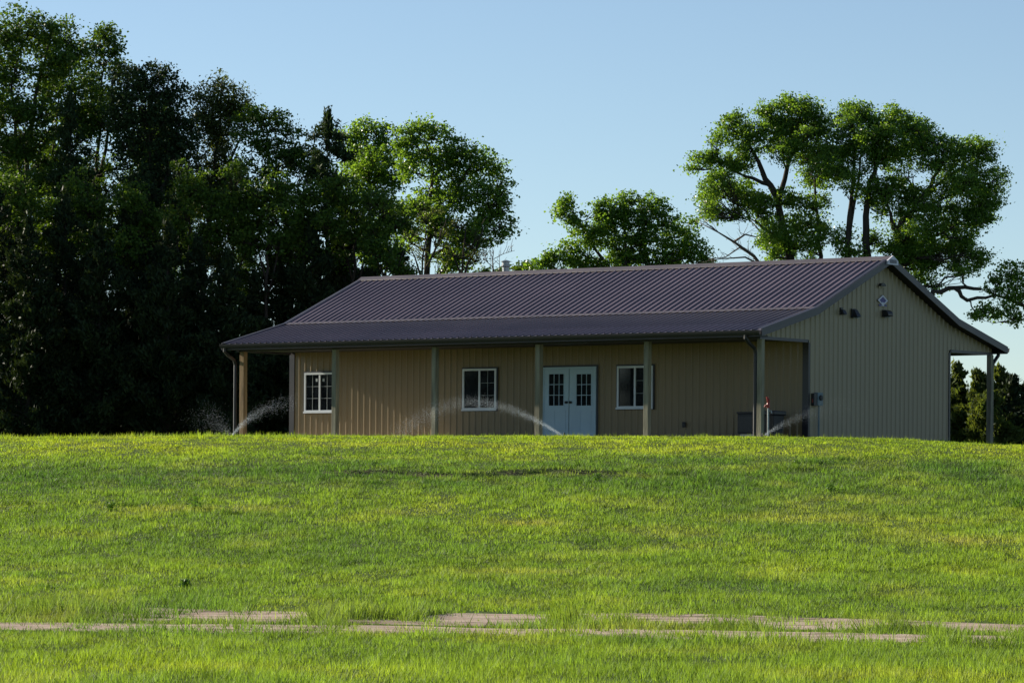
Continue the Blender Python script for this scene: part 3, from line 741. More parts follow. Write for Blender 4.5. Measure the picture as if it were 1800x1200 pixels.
sprinkler(992, 98, [(992, 767, 0, 1.5), (965, 750, .0, 1.4), (930, 731, 0, 1.2), (890, 714, 0, 1.0), (850, 705, 0, .9), (815, 704, 0, .8), (775, 714, 0, .9), (735, 733, 0, 1.0), (700, 762, 0, 1.0)], 11000, .11,
          'sprinkler before the double doors arching water back past the middle window', 22)
sprinkler(1341, 97.6, [(1341, 766, 0, 1.5), (1365, 750, 0, 1.2), (1395, 735, 0, .9), (1430, 720, 0, .5), (1470, 708, .1, .25), (1520, 705, .2, .12)], 2200, .12,
          'sprinkler by the yard hydrant spraying towards the gable corner', 23)
sprinkler(404, 98.5, [(404, 766, 0, .8), (393, 748, .2, .9), (380, 735, .4, .9), (362, 728, .7, .8), (345, 735, .9, .5)], 2000, .22,
          'sprinkler at the left edge of the mound with a faint mist drifting left', 24, 0, .0018)

# ------------------------------------------------------------------ trees
def leaf_mesh(c, nrm, size, asp, g, droop=0.0):
    n = len(c)
    nr = nrm / np.linalg.norm(nrm, axis=1)[:, None]
    r = g.standard_normal((n, 3)); r[:, 2] -= droop
    t = r - nr * (r * nr).sum(1)[:, None]; t /= np.linalg.norm(t, axis=1)[:, None]
    b = np.cross(nr, t)
    L = size[:, None]; Wd = L * asp
    v = np.stack([c - t * L * .5, c + b * Wd * .5 - t * L * .08, c + t * L * .5, c - b * Wd * .5 - t * L * .08], 1).reshape(-1, 3)
    return v
def curve(a, b, sag, g, n=5, wob=.06):
    a, b = np.array(a), np.array(b); L = np.linalg.norm(b - a); out = []
    for i in range(n + 1):
        t = i / n; p = a + (b - a) * t
        p = p + np.array([0, 0, sag * L * math.sin(math.pi * t)])
        if 0 < i < n: p = p + g.normal(0, wob * L * .5, 3)
        out.append(tuple(p))
    return out
ALL_TREES = []
def broadleaf(name, label, Y, base_u, lobes, trunk, mat, seed, leaf=.105, asp=.85, dens=1.0, tr=.17, sub=.36, thick=.8, droop=0, group=None, twigs=9, bark='bark', pernum=46, base_z=None, fill=1.0, extra=None, lscale=1.12):
    g = np.random.default_rng(seed)
    lobes = [(l[0], l[1], l[2] * lscale, l[3] * lscale) + tuple(l[4:]) for l in lobes]
    for ex in (extra or []):
        for q in range(ex[4]): lobes.append((g.uniform(ex[0], ex[1]), g.uniform(ex[2], ex[3]), g.uniform(22, 36), g.uniform(18, 28), g.uniform(-1.5, 1.5), ex[5]))
    bx = at(base_u, 760, Y).x; zg = float(ground(bx, Y)) if base_z is None else base_z
    root = tag(empty(name, (bx, Y, zg)), label, 'tree', group)
    o3 = np.array([bx, Y, zg])
    wood = MB(); tops = []
    for tk in trunk:
        pts = [np.array(at(u, v, Y + dy)) - o3 for (u, v, dy) in tk['p']]
        if tk.get('root', True): pts = [np.array([pts[0][0] * .8, pts[0][1], -.3])] + pts
        # wobble between points
        fine = []
        for i in range(len(pts) - 1):
            for q in range(3):
                t = q / 3; p = pts[i] * (1 - t) + pts[i + 1] * t
                fine.append(p + (g.normal(0, .035, 3) if q else 0))
        fine.append(pts[-1]); r0, r1 = tk.get('r', (tr, .015))
        rad = np.linspace(r0, r1, len(fine)); rad[0] *= 1.25 if tk.get('root', True) else 1
        wood.tube([tuple(p) for p in fine], list(rad), 8); tops += [(p, r) for p, r in zip(fine, rad)]
    tp = np.array([p for p, r in tops]); trr = np.array([r for p, r in tops])
    cs, ns = [], []
    for lb in lobes:
        u, v, ru, rv = lb[:4]; dy = lb[4] if len(lb) > 4 else g.uniform(-.5, .5); dn = lb[5] if len(lb) > 5 else 1
        c = np.array(at(u, v, Y + dy)) - o3; a = ru / F * Y; cc = rv / F * Y; b = (a + cc) / 2 * thick
        d = np.linalg.norm(tp - c, axis=1) + 2.2 * np.clip(tp[:, 2] - c[2] + .3 * cc, 0, None); k = int(np.argmin(d))
        r_ = min(trr[k] * .6, .035 + .03 * (a + cc))
        limb = curve(tp[k], c + np.array([0, 0, -.15 * cc]), -.06, g, 6, .07)
        wood.tube(limb, list(np.linspace(r_, .018, len(limb))), 6)
        for q in range(twigs):
            dv = g.standard_normal(3); dv[2] = abs(dv[2]) * .7; dv /= np.linalg.norm(dv)
            e = c + dv * np.array([a, b, cc]) * .85
            st = np.array(limb[g.integers(2, 6)])
            tw = curve(st, e, -.05, g, 4, .08); wood.tube(tw, list(np.linspace(.022, .007, 5)), 4)
        nsub = max(6, int(dens * dn * 8.5 * (a * cc + a * b + b * cc) / 3 / (sub * sub)))
        dv = g.standard_normal((nsub, 3)); dv /= np.linalg.norm(dv, axis=1)[:, None]
        rad = g.random(nsub) ** (1 / 2.4) * np.where(g.random(nsub) < .18, g.uniform(1.0, 1.24, nsub), 1.0)
        ax = np.array([a, b, cc]) * g.uniform(.85, 1.12, 3)
        sc = c + dv * rad[:, None] * ax * .95
        ss = sub * g.uniform(.35, 1.25, nsub) * np.where(rad > 1, .75, 1)
        m = (pernum * (ss / sub) ** 2).astype(int) + 4
        cen = np.repeat(sc, m, 0); sig = np.repeat(ss, m) * .40
        stretch = np.repeat(g.uniform(.6, 1.5, (nsub, 3)) * np.array([1.1, 1.1, .7]), m, 0)
        off = g.standard_normal((len(cen), 3)) * sig[:, None] * stretch
        if droop: off[:, 2] -= np.abs(g.standard_normal(len(cen))) * sig * droop
        cs.append(cen + off)
        ns.append(g.standard_normal((len(cen), 3)) * .75 + np.array([0, 0, .55]) + off / (np.linalg.norm(off, axis=1)[:, None] + .05) * .35)
    cs = np.concatenate(cs); ns = np.concatenate(ns)
    size = leaf * g.uniform(.6, 1.3, len(cs))
    v = leaf_mesh(cs, ns, size, asp, g, droop)
    wood.build('trunk', M[bark], root, smooth=True)
    link('crown', np_mesh('crown', v, np.arange(len(v)).reshape(-1, 4)), M[mat], root)
    ALL_TREES.append(len(cs))
    return root
def conifer(name, label, Y, u, vtop, wpx, mat, seed, kind='cedar', vbot=770, n=15000, group=None, skirt=.0, lean=0):
    g = np.random.default_rng(seed)
    b = at(u, vbot, Y); zg = float(ground(b.x, Y)); top = at(u, vtop, Y).z - zg; rad = wpx / 2 / F * Y
    root = tag(empty(name, (b.x, Y, zg)), label, 'tree', group)
    wood = MB(); wood.tube([(0, 0, -.2), (.03, 0, top * .4), (lean, .02, top * .92)], [.05 + .011 * top, .03 + .006 * top, .015], 8)
    nb = int(top * (11 if kind == 'cedar' else 7)); cs, ds = [], []
    for i in range(nb):
        t = (i + g.random()) / nb
        t = skirt + (1 - skirt) * t
        if kind == 'cedar': prof = min(1, (1.03 - t) ** .75 * 1.15) * (.72 + .28 * min(1, t * 6))
        else: prof = min(1, (1.04 - t) ** .6 * 1.1) * (.55 + .45 * min(1, (t - skirt) * 5 + .2))
        L = rad * prof * g.uniform(.55, 1.2); az = g.uniform(0, 2 * math.pi)
        up = .45 if kind == 'cedar' else .12 + .25 * t
        p0 = np.array([lean * t, 0, top * t * .97]); d = np.array([math.cos(az), math.sin(az), up]); d /= np.linalg.norm(d)
        p1 = p0 + d * L; p1[2] = min(p1[2], top * 1.0)
        mid = (p0 + p1) / 2 - np.array([0, 0, .07 * L])
        wood.tube([tuple(p0), tuple(mid), tuple(p1)], [.012 + .012 * L, .012, .005], 4, False)
        m = int(n / nb * (L / (rad * .7)) ** 1.3) + 3
        if kind == 'cedar':
            s = g.random(m) ** .55; c = p0 + (p1 - p0) * s[:, None] + g.standard_normal((m, 3)) * (.10 + .16 * (1 - s))[:, None] * max(.45, min(1, L)) * np.array([1, 1, .8])
            dd = d * .6 + g.standard_normal((m, 3)) * .5 + np.array([0, 0, .45])
        else:
            k = max(2, int(L * 4)); ks = g.random(k) ** .6; kc = p0 + (p1 - p0) * ks[:, None] + g.standard_normal((k, 3)) * .16 * np.array([1, 1, .5])
            c = kc[g.integers(0, k, m)] + g.standard_normal((m, 3)) * .13 * np.array([1, 1, .7])
            dd = d * .4 + g.standard_normal((m, 3)) * .6 + np.array([0, 0, .3])
        cs.append(c); ds.append(dd)
    # leader tuft
    m = n // 60; cs.append(np.array([lean, 0, top * .96]) + g.standard_normal((m, 3)) * np.array([.07, .07, top * .025])); ds.append(g.standard_normal((m, 3)) * .4 + np.array([0, 0, 1]))
    c = np.concatenate(cs); d = np.concatenate(ds); d /= np.linalg.norm(d, axis=1)[:, None]
    r = g.standard_normal((len(c), 3)); s = np.cross(d, r); s /= np.linalg.norm(s, axis=1)[:, None]
    L = (.17 if kind == 'cedar' else .20) * g.uniform(.6, 1.4, len(c))[:, None]; w = L * (.20 if kind == 'cedar' else .16)
    v = np.stack([c - d * L * .5, c + s * w, c + d * L * .6, c - s * w], 1).reshape(-1, 3)
    wood.build('trunk', M['bark'], root, smooth=True)
    link('crown', np_mesh('crown', v, np.arange(len(v)).reshape(-1, 4)), M[mat], root)
    ALL_TREES.append(len(c))
    return root
def copy_tree(o, loc, rz, s, label, group=None):
    c = o.copy(); COL.objects.link(c); c.location = loc; c.rotation_euler = (0, 0, rz); c.scale = (s, s, s); c['label'] = label
    if group: c['group'] = group
    for ch in list(o.children):
        d = ch.copy(); COL.objects.link(d); d.parent = c
    return c

GB = 'trees of the windbreak left of the barn'
# tall elms at the far left
broadleaf('elm_tree', 'tallest green elm at the left edge of the picture', 141, 40,
          [(45, 55, 45, 42), (10, 70, 40, 40), (90, 60, 30, 25), (35, 120, 60, 45), (95, 120, 40, 40), (-20, 140, 50, 50), (15, 190, 55, 40), (70, 200, 40, 35), (-10, 250, 40, 40), (50, 265, 40, 30, 0, .6), (20, 330, 45, 35, 0, .5)],
          [{'p': [(48, 600, 0), (46, 420, 0), (38, 330, 0), (28, 250, 0), (20, 150, 0), (40, 70, 0)]}, {'p': [(44, 360, 0), (46, 270, .2), (62, 170, .3), (85, 80, .3)], 'root': False, 'r': (.11, .04)}], 'elm', 101, dens=1.08, extra=[(-10, 95, 180, 330, 12, 0.8), (-10, 90, 330, 480, 12, 0.7)], group=GB)
broadleaf('elm_tree', 'second elm from the left with a flat double top', 143, 110,
          [(115, 65, 28, 28), (85, 90, 28, 28), (135, 95, 25, 30), (110, 130, 38, 36), (140, 160, 32, 32), (85, 165, 30, 32), (120, 210, 40, 34), (150, 240, 30, 30, 0, .7), (100, 270, 35, 30, 0, .7)],
          [{'p': [(88, 600, 0), (86, 420, 0), (88, 330, 0), (98, 230, 0), (112, 90, 0)]}], 'elm', 102, dens=1.08, extra=[(70, 160, 200, 330, 10, 0.8), (70, 160, 330, 460, 10, 0.7)], group=GB)
broadleaf('elm_tree', 'loose-crowned elm behind the rounded dark pine at left', 144, 180,
          [(185, 60, 28, 20), (165, 80, 26, 22), (200, 85, 22, 22), (180, 110, 36, 26), (205, 125, 26, 22), (155, 140, 28, 28), (190, 165, 38, 28), (215, 190, 30, 25, 0, .8), (160, 210, 30, 30, 0, .7), (235, 250, 28, 30, 0, .5)],
          [{'p': [(175, 600, 0), (172, 420, 0), (170, 310, 0), (176, 200, 0), (184, 80, 0)]}, {'p': [(172, 330, 0), (190, 230, .2), (204, 110, .2)], 'root': False, 'r': (.08, .03)}], 'elm', 103, dens=1.08, extra=[(140, 250, 180, 330, 12, 0.8), (140, 240, 330, 470, 10, 0.7)], group=GB)
broadleaf('elm_tree', 'dense dark round-topped tree right of the tall elms', 138, 265,
          [(285, 128, 24, 20), (255, 135, 32, 24), (225, 150, 30, 30), (300, 160, 28, 28), (262, 180, 52, 36), (220, 205, 34, 34), (310, 210, 28, 34), (265, 235, 56, 38), (325, 250, 25, 30), (225, 260, 30, 28), (290, 280, 45, 30), (330, 300, 30, 25, 0, .6), (250, 310, 35, 25, 0, .5)],
          [{'p': [(275, 600, 0), (272, 420, 0), (265, 320, 0), (262, 160, 0)]}, {'p': [(268, 380, 0), (300, 290, 0), (315, 220, 0)], 'root': False, 'r': (.09, .03)}], 'pine', 104, dens=1.45, extra=[(205, 335, 280, 400, 12, 0.7), (200, 330, 380, 480, 9, 0.6)], leaf=.12, asp=.6, group=GB)
broadleaf('willow_tree', 'pale feathery willow standing above its neighbours', 142, 372,
          [(392, 148, 24, 24, 0, .6), (365, 165, 24, 26, 0, .7), (412, 175, 22, 26, 0, .7), (385, 195, 40, 34, 0, .9), (360, 215, 26, 26, 0, .9), (420, 205, 20, 26, 0, .6), (385, 235, 36, 26, 0, .8), (350, 270, 24, 24, 0, .5), (400, 300, 30, 30, 0, .35), (370, 345, 40, 28, 0, .5)],
          [{'p': [(352, 600, 0), (358, 450, 0), (372, 330, 0), (385, 240, 0), (390, 140, 0)]}, {'p': [(372, 350, 0), (410, 270, 0), (428, 225, 0)], 'root': False, 'r': (.07, .02)}, {'p': [(376, 380, 0), (350, 300, 0), (332, 260, 0)], 'root': False, 'r': (.07, .02)}],
          'willow', 105, extra=[(335, 430, 240, 340, 9, 0.5), (330, 420, 330, 470, 13, 0.6)], leaf=.12, asp=.5, dens=2.6, sub=.4, droop=.5, pernum=44, group=GB)
broadleaf('elm_tree', 'arching green elm between the willow and the ragged pine', 139, 500,
          [(455, 205, 30, 20), (435, 225, 28, 26), (480, 220, 28, 22), (505, 240, 24, 22), (455, 250, 36, 26), (495, 268, 34, 24), (435, 285, 24, 24, 0, .6), (520, 290, 26, 26), (470, 310, 34, 26, 0, .7), (445, 345, 30, 26, 0, .5), (500, 340, 28, 26, 0, .6), (535, 275, 26, 24), (550, 310, 30, 26), (545, 350, 30, 26), (520, 390, 30, 30, 0, .5), (450, 400, 26, 26, 0, .4)],
          [{'p': [(512, 600, 0), (508, 440, 0), (500, 375, 0), (484, 310, 0), (462, 240, 0)]}, {'p': [(504, 410, 0), (445, 350, .2), (425, 300, .3)], 'root': False, 'r': (.06, .02)}], 'elm', 106, dens=1.08, extra=[(410, 540, 280, 400, 9, 0.5), (400, 540, 390, 520, 12, 0.5)], group=GB)
conifer('pine_tree', 'dark ragged pine with a pointed top by the cottonwoods', 137, 572, 198, 185, 'pine', 107, 'pine', n=34000, group=GB)
conifer('pine_tree', 'shadowed pine half hidden among the left elms', 139, 120, 170, 165, 'pine', 108, 'pine', n=30000, group=GB)
broadleaf('cottonwood_tree', 'narrow bright cottonwood just right of the ragged pine', 147, 650,
          [(640, 230, 26, 20), (615, 240, 22, 24), (668, 235, 24, 22), (650, 265, 36, 26), (622, 280, 26, 24), (680, 275, 22, 26), (655, 310, 34, 26), (690, 320, 24, 24), (640, 350, 30, 26), (680, 370, 30, 26), (655, 410, 34, 28), (640, 440, 30, 26), (690, 445, 30, 30)],
          [{'p': [(655, 600, 0), (652, 440, 0), (648, 330, 0), (645, 235, 0)]}], 'cottonwood', 109, dens=1.2, extra=[(605, 700, 260, 460, 12, 0.8)], group=GB)
broadleaf('cottonwood_tree', 'broad bright cottonwood at the right end of the left woods', 143, 770,
          [(735, 228, 30, 20), (712, 245, 24, 24), (768, 240, 24, 22), (740, 265, 40, 26), (795, 262, 26, 24), (830, 270, 28, 24), (775, 290, 40, 30), (862, 288, 24, 24), (720, 295, 28, 28), (820, 305, 36, 30), (878, 320, 22, 26), (850, 340, 34, 28), (765, 335, 40, 28), (885, 365, 22, 26), (800, 355, 30, 24), (860, 385, 34, 26), (892, 395, 18, 18), (735, 370, 30, 26), (840, 420, 30, 18), (875, 418, 22, 14), (770, 395, 30, 26, 0, .6), (720, 410, 26, 26, 0, .6), (800, 420, 26, 24, 0, .5)],
          [{'p': [(752, 600, 0), (752, 440, 0), (755, 360, 0), (760, 290, 0), (745, 230, 0)]}, {'p': [(754, 420, 0), (800, 340, 0), (835, 280, 0)], 'root': False, 'r': (.09, .03)}, {'p': [(756, 450, 0), (815, 420, 0), (870, 380, 0)], 'root': False, 'r': (.07, .02)}], 'cottonwood', 110, dens=1.2, extra=[(680, 840, 330, 470, 15, 0.6)], group=GB)
for k, (u0, lob, lab, sd) in enumerate([
    (745, [(725, 400, 28, 26, 0, .6), (750, 375, 28, 26, 0, .5), (770, 420, 26, 30, 0, .5), (740, 450, 34, 26, 0, .6)], 'twiggy grey-green young tree under the broad cottonwood', 111),
    (815, [(800, 395, 26, 22, 0, .4), (825, 425, 26, 26, 0, .35), (805, 450, 28, 26, 0, .45), (840, 455, 20, 16, 0, .3)], 'thin twiggy sapling just left of the metal chimney', 112)]):
    broadleaf('young_tree', lab, 140 + k, u0, lob, [{'p': [(u0, 600, 0), (u0 - 3, 480, 0), (u0 + 4, 400, 0)], 'r': (.07, .02)}, {'p': [(u0, 490, 0), (u0 + 28, 420, 0), (u0 + 40, 380, 0)], 'root': False, 'r': (.05, .012)}, {'p': [(u0, 500, 0), (u0 - 26, 430, 0)], 'root': False, 'r': (.05, .012)}], 'willow', sd, leaf=.09, asp=.5, dens=.7, twigs=9, group=GB)
# leafy undergrowth trees standing before the cedars
for k, (u0, v0, sp, lab) in enumerate([(15, 370, 60, 'leafy young elm before the cedars at the left edge'), (92, 400, 60, 'leafy young elm under the flat double-topped elm'), (172, 380, 58, 'leafy young elm under the loose-crowned elm'), (250, 395, 60, 'leafy young elm under the dense round-topped tree'),
                                       (330, 360, 56, 'leafy young elm left of the willow'), (408, 370, 56, 'leafy young elm right of the willow'), (470, 375, 52, 'leafy young elm below the arching elm'), (535, 380, 50, 'leafy young elm at the foot of the ragged pine'), (622, 370, 52, 'leafy young elm below the narrow cottonwood'), (680, 400, 50, 'leafy young elm between the two left cottonwoods')]):
    lob = [(u0 + sp * math.cos(q * 1.1 + k) * (.35 + .5 * (q % 3) / 2), v0 + 14 * q - 48 + 22 * math.sin(q * 2.3 + k), 26 + 6 * (q % 3), 22 + 5 * (q % 2), -.8 + .3 * (q % 5), .75) for q in range(9)]
    broadleaf('young_elm', lab, 134.2 + (k % 3) * .5, u0, lob, [{'p': [(u0 + 3, 640, 0), (u0 - 3, 500, 0), (u0 + 4, v0 + 40, 0), (u0, v0 - 10, 0)], 'r': (.10, .015)}, {'p': [(u0, 520, 0), (u0 + 30, v0 + 40, 0)], 'root': False, 'r': (.05, .012)}, {'p': [(u0, 500, 0), (u0 - 28, v0 + 30, 0)], 'root': False, 'r': (.05, .012)}], 'elm', 140 + k, dens=1.1, group='young elms before the cedars')
# dark cedars along the foot of the woods
ced = [(-8, 330, 105, 133), (48, 380, 90, 131), (112, 345, 100, 133), (172, 400, 92, 131), (232, 350, 100, 134), (292, 395, 96, 131), (345, 420, 80, 133), (398, 445, 84, 131), (447, 480, 70, 134), (492, 420, 84, 135), (545, 400, 90, 134), (604, 410, 90, 136), (655, 455, 80, 137), (700, 440, 80, 139)]
names = ['at the left edge', 'second from the left edge', 'third from the left edge', 'fourth from the left edge', 'below the dense round-topped tree', 'left of the willow trunk', 'under the willow', 'behind the leftmost sprinkler', 'behind the left porch post', 'behind the left end wall of the barn', 'under the ragged pine', 'right of the ragged pine', 'behind the left roof slope', 'rising behind the ridge below the cottonwood']
for i, (u, vt, w, Y) in enumerate(ced):
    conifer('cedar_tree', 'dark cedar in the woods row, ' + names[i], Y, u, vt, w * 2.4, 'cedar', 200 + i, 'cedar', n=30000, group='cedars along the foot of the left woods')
# deep rows that close the woods, and trees beyond the left edge that shade them
bk = [o for o in COL.objects if o.name.startswith(('elm_tree', 'cedar_tree')) and not o.parent]
elms = [o for o in bk if o.name.startswith('elm')]; ceds = [o for o in bk if o.name.startswith('cedar')]
gg = np.random.default_rng(77)
for i, (u, Y, s, k) in enumerate([(20, 156, .80, 0), (150, 158, .78, 1), (240, 155, .72, 0), (330, 158, .68, 2), (430, 156, .6, 1), (530, 159, .62, 2), (600, 156, .55, 0)]):
    x = at(u, 760, Y).x
    copy_tree(elms[k], (x, Y, float(ground(x, Y))), gg.uniform(0, 6.28), s, 'dim elm in the back row of the left woods', 'back row of the left woods')
for i in range(13):
    u = -30 + i * 52; Y = 146 + (i % 3) * 2.5; x = at(u, 760, Y).x
    copy_tree(ceds[(i * 5) % len(ceds)], (x, Y, float(ground(x, Y))), gg.uniform(0, 6.28), gg.uniform(.65, .95), 'dim cedar deep in the left woods', 'back row of the left woods cedars')
for i, (x, Y, s, k) in enumerate([(-25, 142, 1.0, 0), (-31, 147, 1.05, 1), (-28, 158, 1.1, 0), (-38, 152, 1.0, 2), (-36, 166, 1.1, 1), (-46, 162, 1.1, 0), (-24, 166, 1.0, 2), (-16, 172, 1.0, 0), (-52, 172, 1.1, 1)]):
    copy_tree(elms[k], (x, Y, float(ground(x, Y))), gg.uniform(0, 6.28), s, 'elm of the windbreak beyond the left edge of the picture', 'windbreak elms beyond the left edge')

for i in range(14):  # added unseen row, placed so the window panes reflect dark
    x, Y = -75 - 2.5 * (i % 2), 72 + i * 2.3
    copy_tree(ceds[(i * 3) % len(ceds)], (x, Y, float(ground(x, Y))), gg.uniform(0, 6.28), gg.uniform(1.15, 1.3), 'cedar of the shelterbelt beyond the left side of the lawn', 'shelterbelt beyond the left side of the lawn')
# right side
broadleaf('cottonwood_tree', 'middle bushy cottonwood rising behind the barn ridge', 168, 1100,
          [(995, 355, 16, 18), (985, 372, 14, 14), (1010, 385, 20, 18), (1075, 362, 22, 14), (1055, 372, 16, 18), (1105, 352, 26, 18), (1140, 360, 24, 18), (1100, 385, 46, 22), (1055, 400, 30, 24), (1150, 385, 30, 22), (1180, 385, 20, 22), (1200, 410, 24, 22), (1130, 420, 44, 26), (1080, 430, 40, 26), (1030, 415, 26, 22), (1010, 440, 26, 20), (970, 450, 24, 18), (1185, 440, 36, 24), (1225, 440, 26, 22), (955, 470, 20, 14), (1100, 460, 50, 22), (1030, 465, 40, 20), (1240, 462, 20, 18), (1170, 470, 40, 20)],
          [{'p': [(1100, 620, 0), (1100, 480, 0), (1098, 420, 0), (1105, 360, 0)]}, {'p': [(1095, 500, 0), (1040, 430, 0), (1005, 370, 0)], 'root': False, 'r': (.09, .03)}], 'cottonwood', 120, dens=1.15, lscale=1.2, leaf=.115, group='cottonwoods behind the barn')
broadleaf('cottonwood_tree', 'tall airy cottonwood left of the gable peak with forked trunk', 150, 1385,
          [(1380, 180, 22, 18), (1415, 192, 26, 18), (1350, 200, 22, 18), (1285, 208, 20, 16), (1440, 200, 16, 16), (1395, 215, 34, 20), (1345, 228, 30, 20), (1290, 232, 26, 18), (1435, 230, 24, 22), (1310, 255, 34, 18, 0, .8), (1370, 250, 30, 18, 0, .8), (1258, 250, 16, 14), (1235, 275, 18, 14), (1218, 295, 10, 10), (1265, 285, 22, 16, 0, .8), (1300, 290, 26, 16, 0, .7), (1415, 275, 26, 18, 0, .6), (1450, 265, 18, 18, 0, .7), (1270, 325, 22, 16), (1245, 345, 18, 14), (1300, 345, 28, 18), (1255, 372, 20, 14), (1290, 378, 24, 12), (1345, 365, 26, 18), (1390, 350, 30, 16), (1430, 360, 26, 18), (1365, 390, 34, 18), (1420, 395, 26, 18), (1385, 420, 26, 18), (1430, 440, 18, 18, 0, .7), (1350, 425, 18, 16), (1450, 310, 14, 20, 0, .5)],
          [{'p': [(1395, 600, 0), (1392, 470, 0), (1382, 420, 0), (1368, 360, 0), (1375, 330, 0), (1388, 275, 0), (1398, 215, 0)], 'r': (.24, .05)},
           {'p': [(1370, 350, 0), (1345, 315, 0), (1325, 270, 0), (1305, 225, 0)], 'root': False, 'r': (.15, .03)}, {'p': [(1355, 325, 0), (1310, 310, 0), (1265, 290, 0)], 'root': False, 'r': (.09, .02)},
           {'p': [(1438, 600, 0), (1442, 470, 0), (1440, 410, 0), (1432, 400, 0)], 'r': (.13, .05)}, {'p': [(1385, 430, 0), (1340, 400, 0), (1320, 385, 0)], 'root': False, 'r': (.09, .02)}, {'p': [(1388, 276, 0), (1405, 262, 0), (1430, 240, 0)], 'root': False, 'r': (.06, .02)}, {'p': [(1438, 405, 0), (1432, 310, 0), (1440, 250, 0)], 'root': False, 'r': (.06, .02)}],
          'cottonwood', 121, dens=1.2, extra=[(1250, 1460, 200, 290, 8, .7), (1235, 1320, 300, 380, 5, .7), (1330, 1450, 340, 450, 7, .8), (1400, 1480, 280, 360, 4, .6)], lscale=1.34, leaf=.088, pernum=62, sub=.33, group='cottonwoods behind the barn')
broadleaf('cottonwood_tree', 'big spreading cottonwood right of the gable peak with upright trunks', 149, 1510,
          [(1490, 195, 18, 14), (1515, 198, 22, 16), (1565, 202, 22, 18), (1540, 215, 30, 18), (1495, 225, 30, 20), (1585, 220, 16, 16), (1615, 232, 18, 16), (1500, 255, 34, 22), (1555, 250, 36, 26), (1605, 260, 30, 24), (1645, 250, 24, 16), (1665, 262, 20, 16), (1535, 280, 34, 18), (1640, 285, 26, 18), (1715, 258, 24, 14), (1740, 268, 12, 14), (1690, 285, 28, 18), (1725, 300, 20, 16), (1755, 312, 16, 16), (1740, 330, 24, 18), (1700, 325, 30, 20), (1655, 330, 22, 14, 0, .6), (1565, 325, 24, 16), (1590, 345, 26, 20), (1550, 350, 22, 20), (1660, 360, 28, 22), (1705, 365, 28, 22), (1740, 355, 20, 20), (1725, 390, 18, 16), (1680, 400, 30, 24), (1640, 395, 26, 24), (1585, 370, 20, 16, 0, .7), (1660, 435, 34, 22), (1620, 425, 22, 18), (1690, 440, 26, 20), (1720, 450, 18, 16), (1645, 465, 26, 16), (1700, 470, 26, 14), (1590, 425, 24, 20), (1600, 455, 26, 20), (1605, 485, 22, 20), (1580, 405, 14, 16, 0, .7), (1630, 505, 20, 14, 0, .7), (1478, 300, 14, 16, 0, .6), (1515, 305, 14, 14, 0, .5), (1540, 425, 20, 16), (1500, 440, 26, 12), (1480, 420, 14, 16)],
          [{'p': [(1525, 600, 0), (1525, 450, 0), (1522, 380, 0), (1528, 320, 0), (1545, 280, 0), (1555, 230, 0)], 'r': (.2, .05)}, {'p': [(1490, 600, 0), (1490, 450, 0), (1493, 380, 0), (1500, 310, 0), (1502, 230, 0)], 'r': (.16, .04)},
           {'p': [(1491, 430, 0), (1507, 330, .2), (1515, 260, .2)], 'root': False, 'r': (.08, .03)},
           {'p': [(1590, 600, 0), (1580, 470, 0), (1578, 405, 0), (1605, 370, 0), (1625, 340, 0), (1650, 300, 0), (1660, 260, 0)], 'r': (.19, .04)}, {'p': [(1577, 405, 0), (1567, 388, 0), (1560, 350, 0)], 'root': False, 'r': (.12, .03)}, {'p': [(1608, 370, 0), (1640, 358, 0), (1690, 335, 0)], 'root': False, 'r': (.09, .02)}, {'p': [(1625, 345, 0), (1680, 300, 0), (1720, 285, 0)], 'root': False, 'r': (.07, .02)}, {'p': [(1585, 470, 0), (1630, 420, 0), (1690, 390, 0)], 'root': False, 'r': (.10, .02)}],
          'cottonwood', 122, dens=1.2, extra=[(1480, 1640, 205, 300, 8, .8), (1600, 1750, 260, 380, 9, .8), (1560, 1700, 390, 490, 7, .8), (1480, 1600, 300, 400, 6, .6), (1440, 1500, 205, 300, 5, .8)], lscale=1.34, leaf=.088, pernum=62, sub=.33, group='cottonwoods behind the barn')
broadleaf('cottonwood_tree', 'low spreading bough tree at the right edge over the porch roof', 146, 1650,
          [(1780, 470, 24, 12), (1755, 490, 22, 14), (1790, 495, 22, 18), (1740, 510, 18, 10, 0, .7), (1775, 520, 26, 18), (1800, 535, 26, 20), (1735, 545, 22, 16), (1765, 550, 22, 16), (1790, 560, 14, 10), (1715, 555, 12, 8), (1825, 500, 24, 30), (1690, 478, 12, 8)],
          [{'p': [(1640, 660, 0), (1632, 560, 0), (1640, 512, 0), (1680, 506, 0), (1725, 508, 0)], 'r': (.17, .06)}, {'p': [(1680, 507, 0), (1700, 528, 0), (1750, 518, 0), (1800, 535, 0)], 'root': False, 'r': (.09, .03)}, {'p': [(1698, 524, 0), (1712, 545, 0), (1720, 560, 0)], 'root': False, 'r': (.035, .01)}],
          'cottonwood', 123, leaf=.10, dens=.9, sub=.32, group='cottonwoods behind the barn')
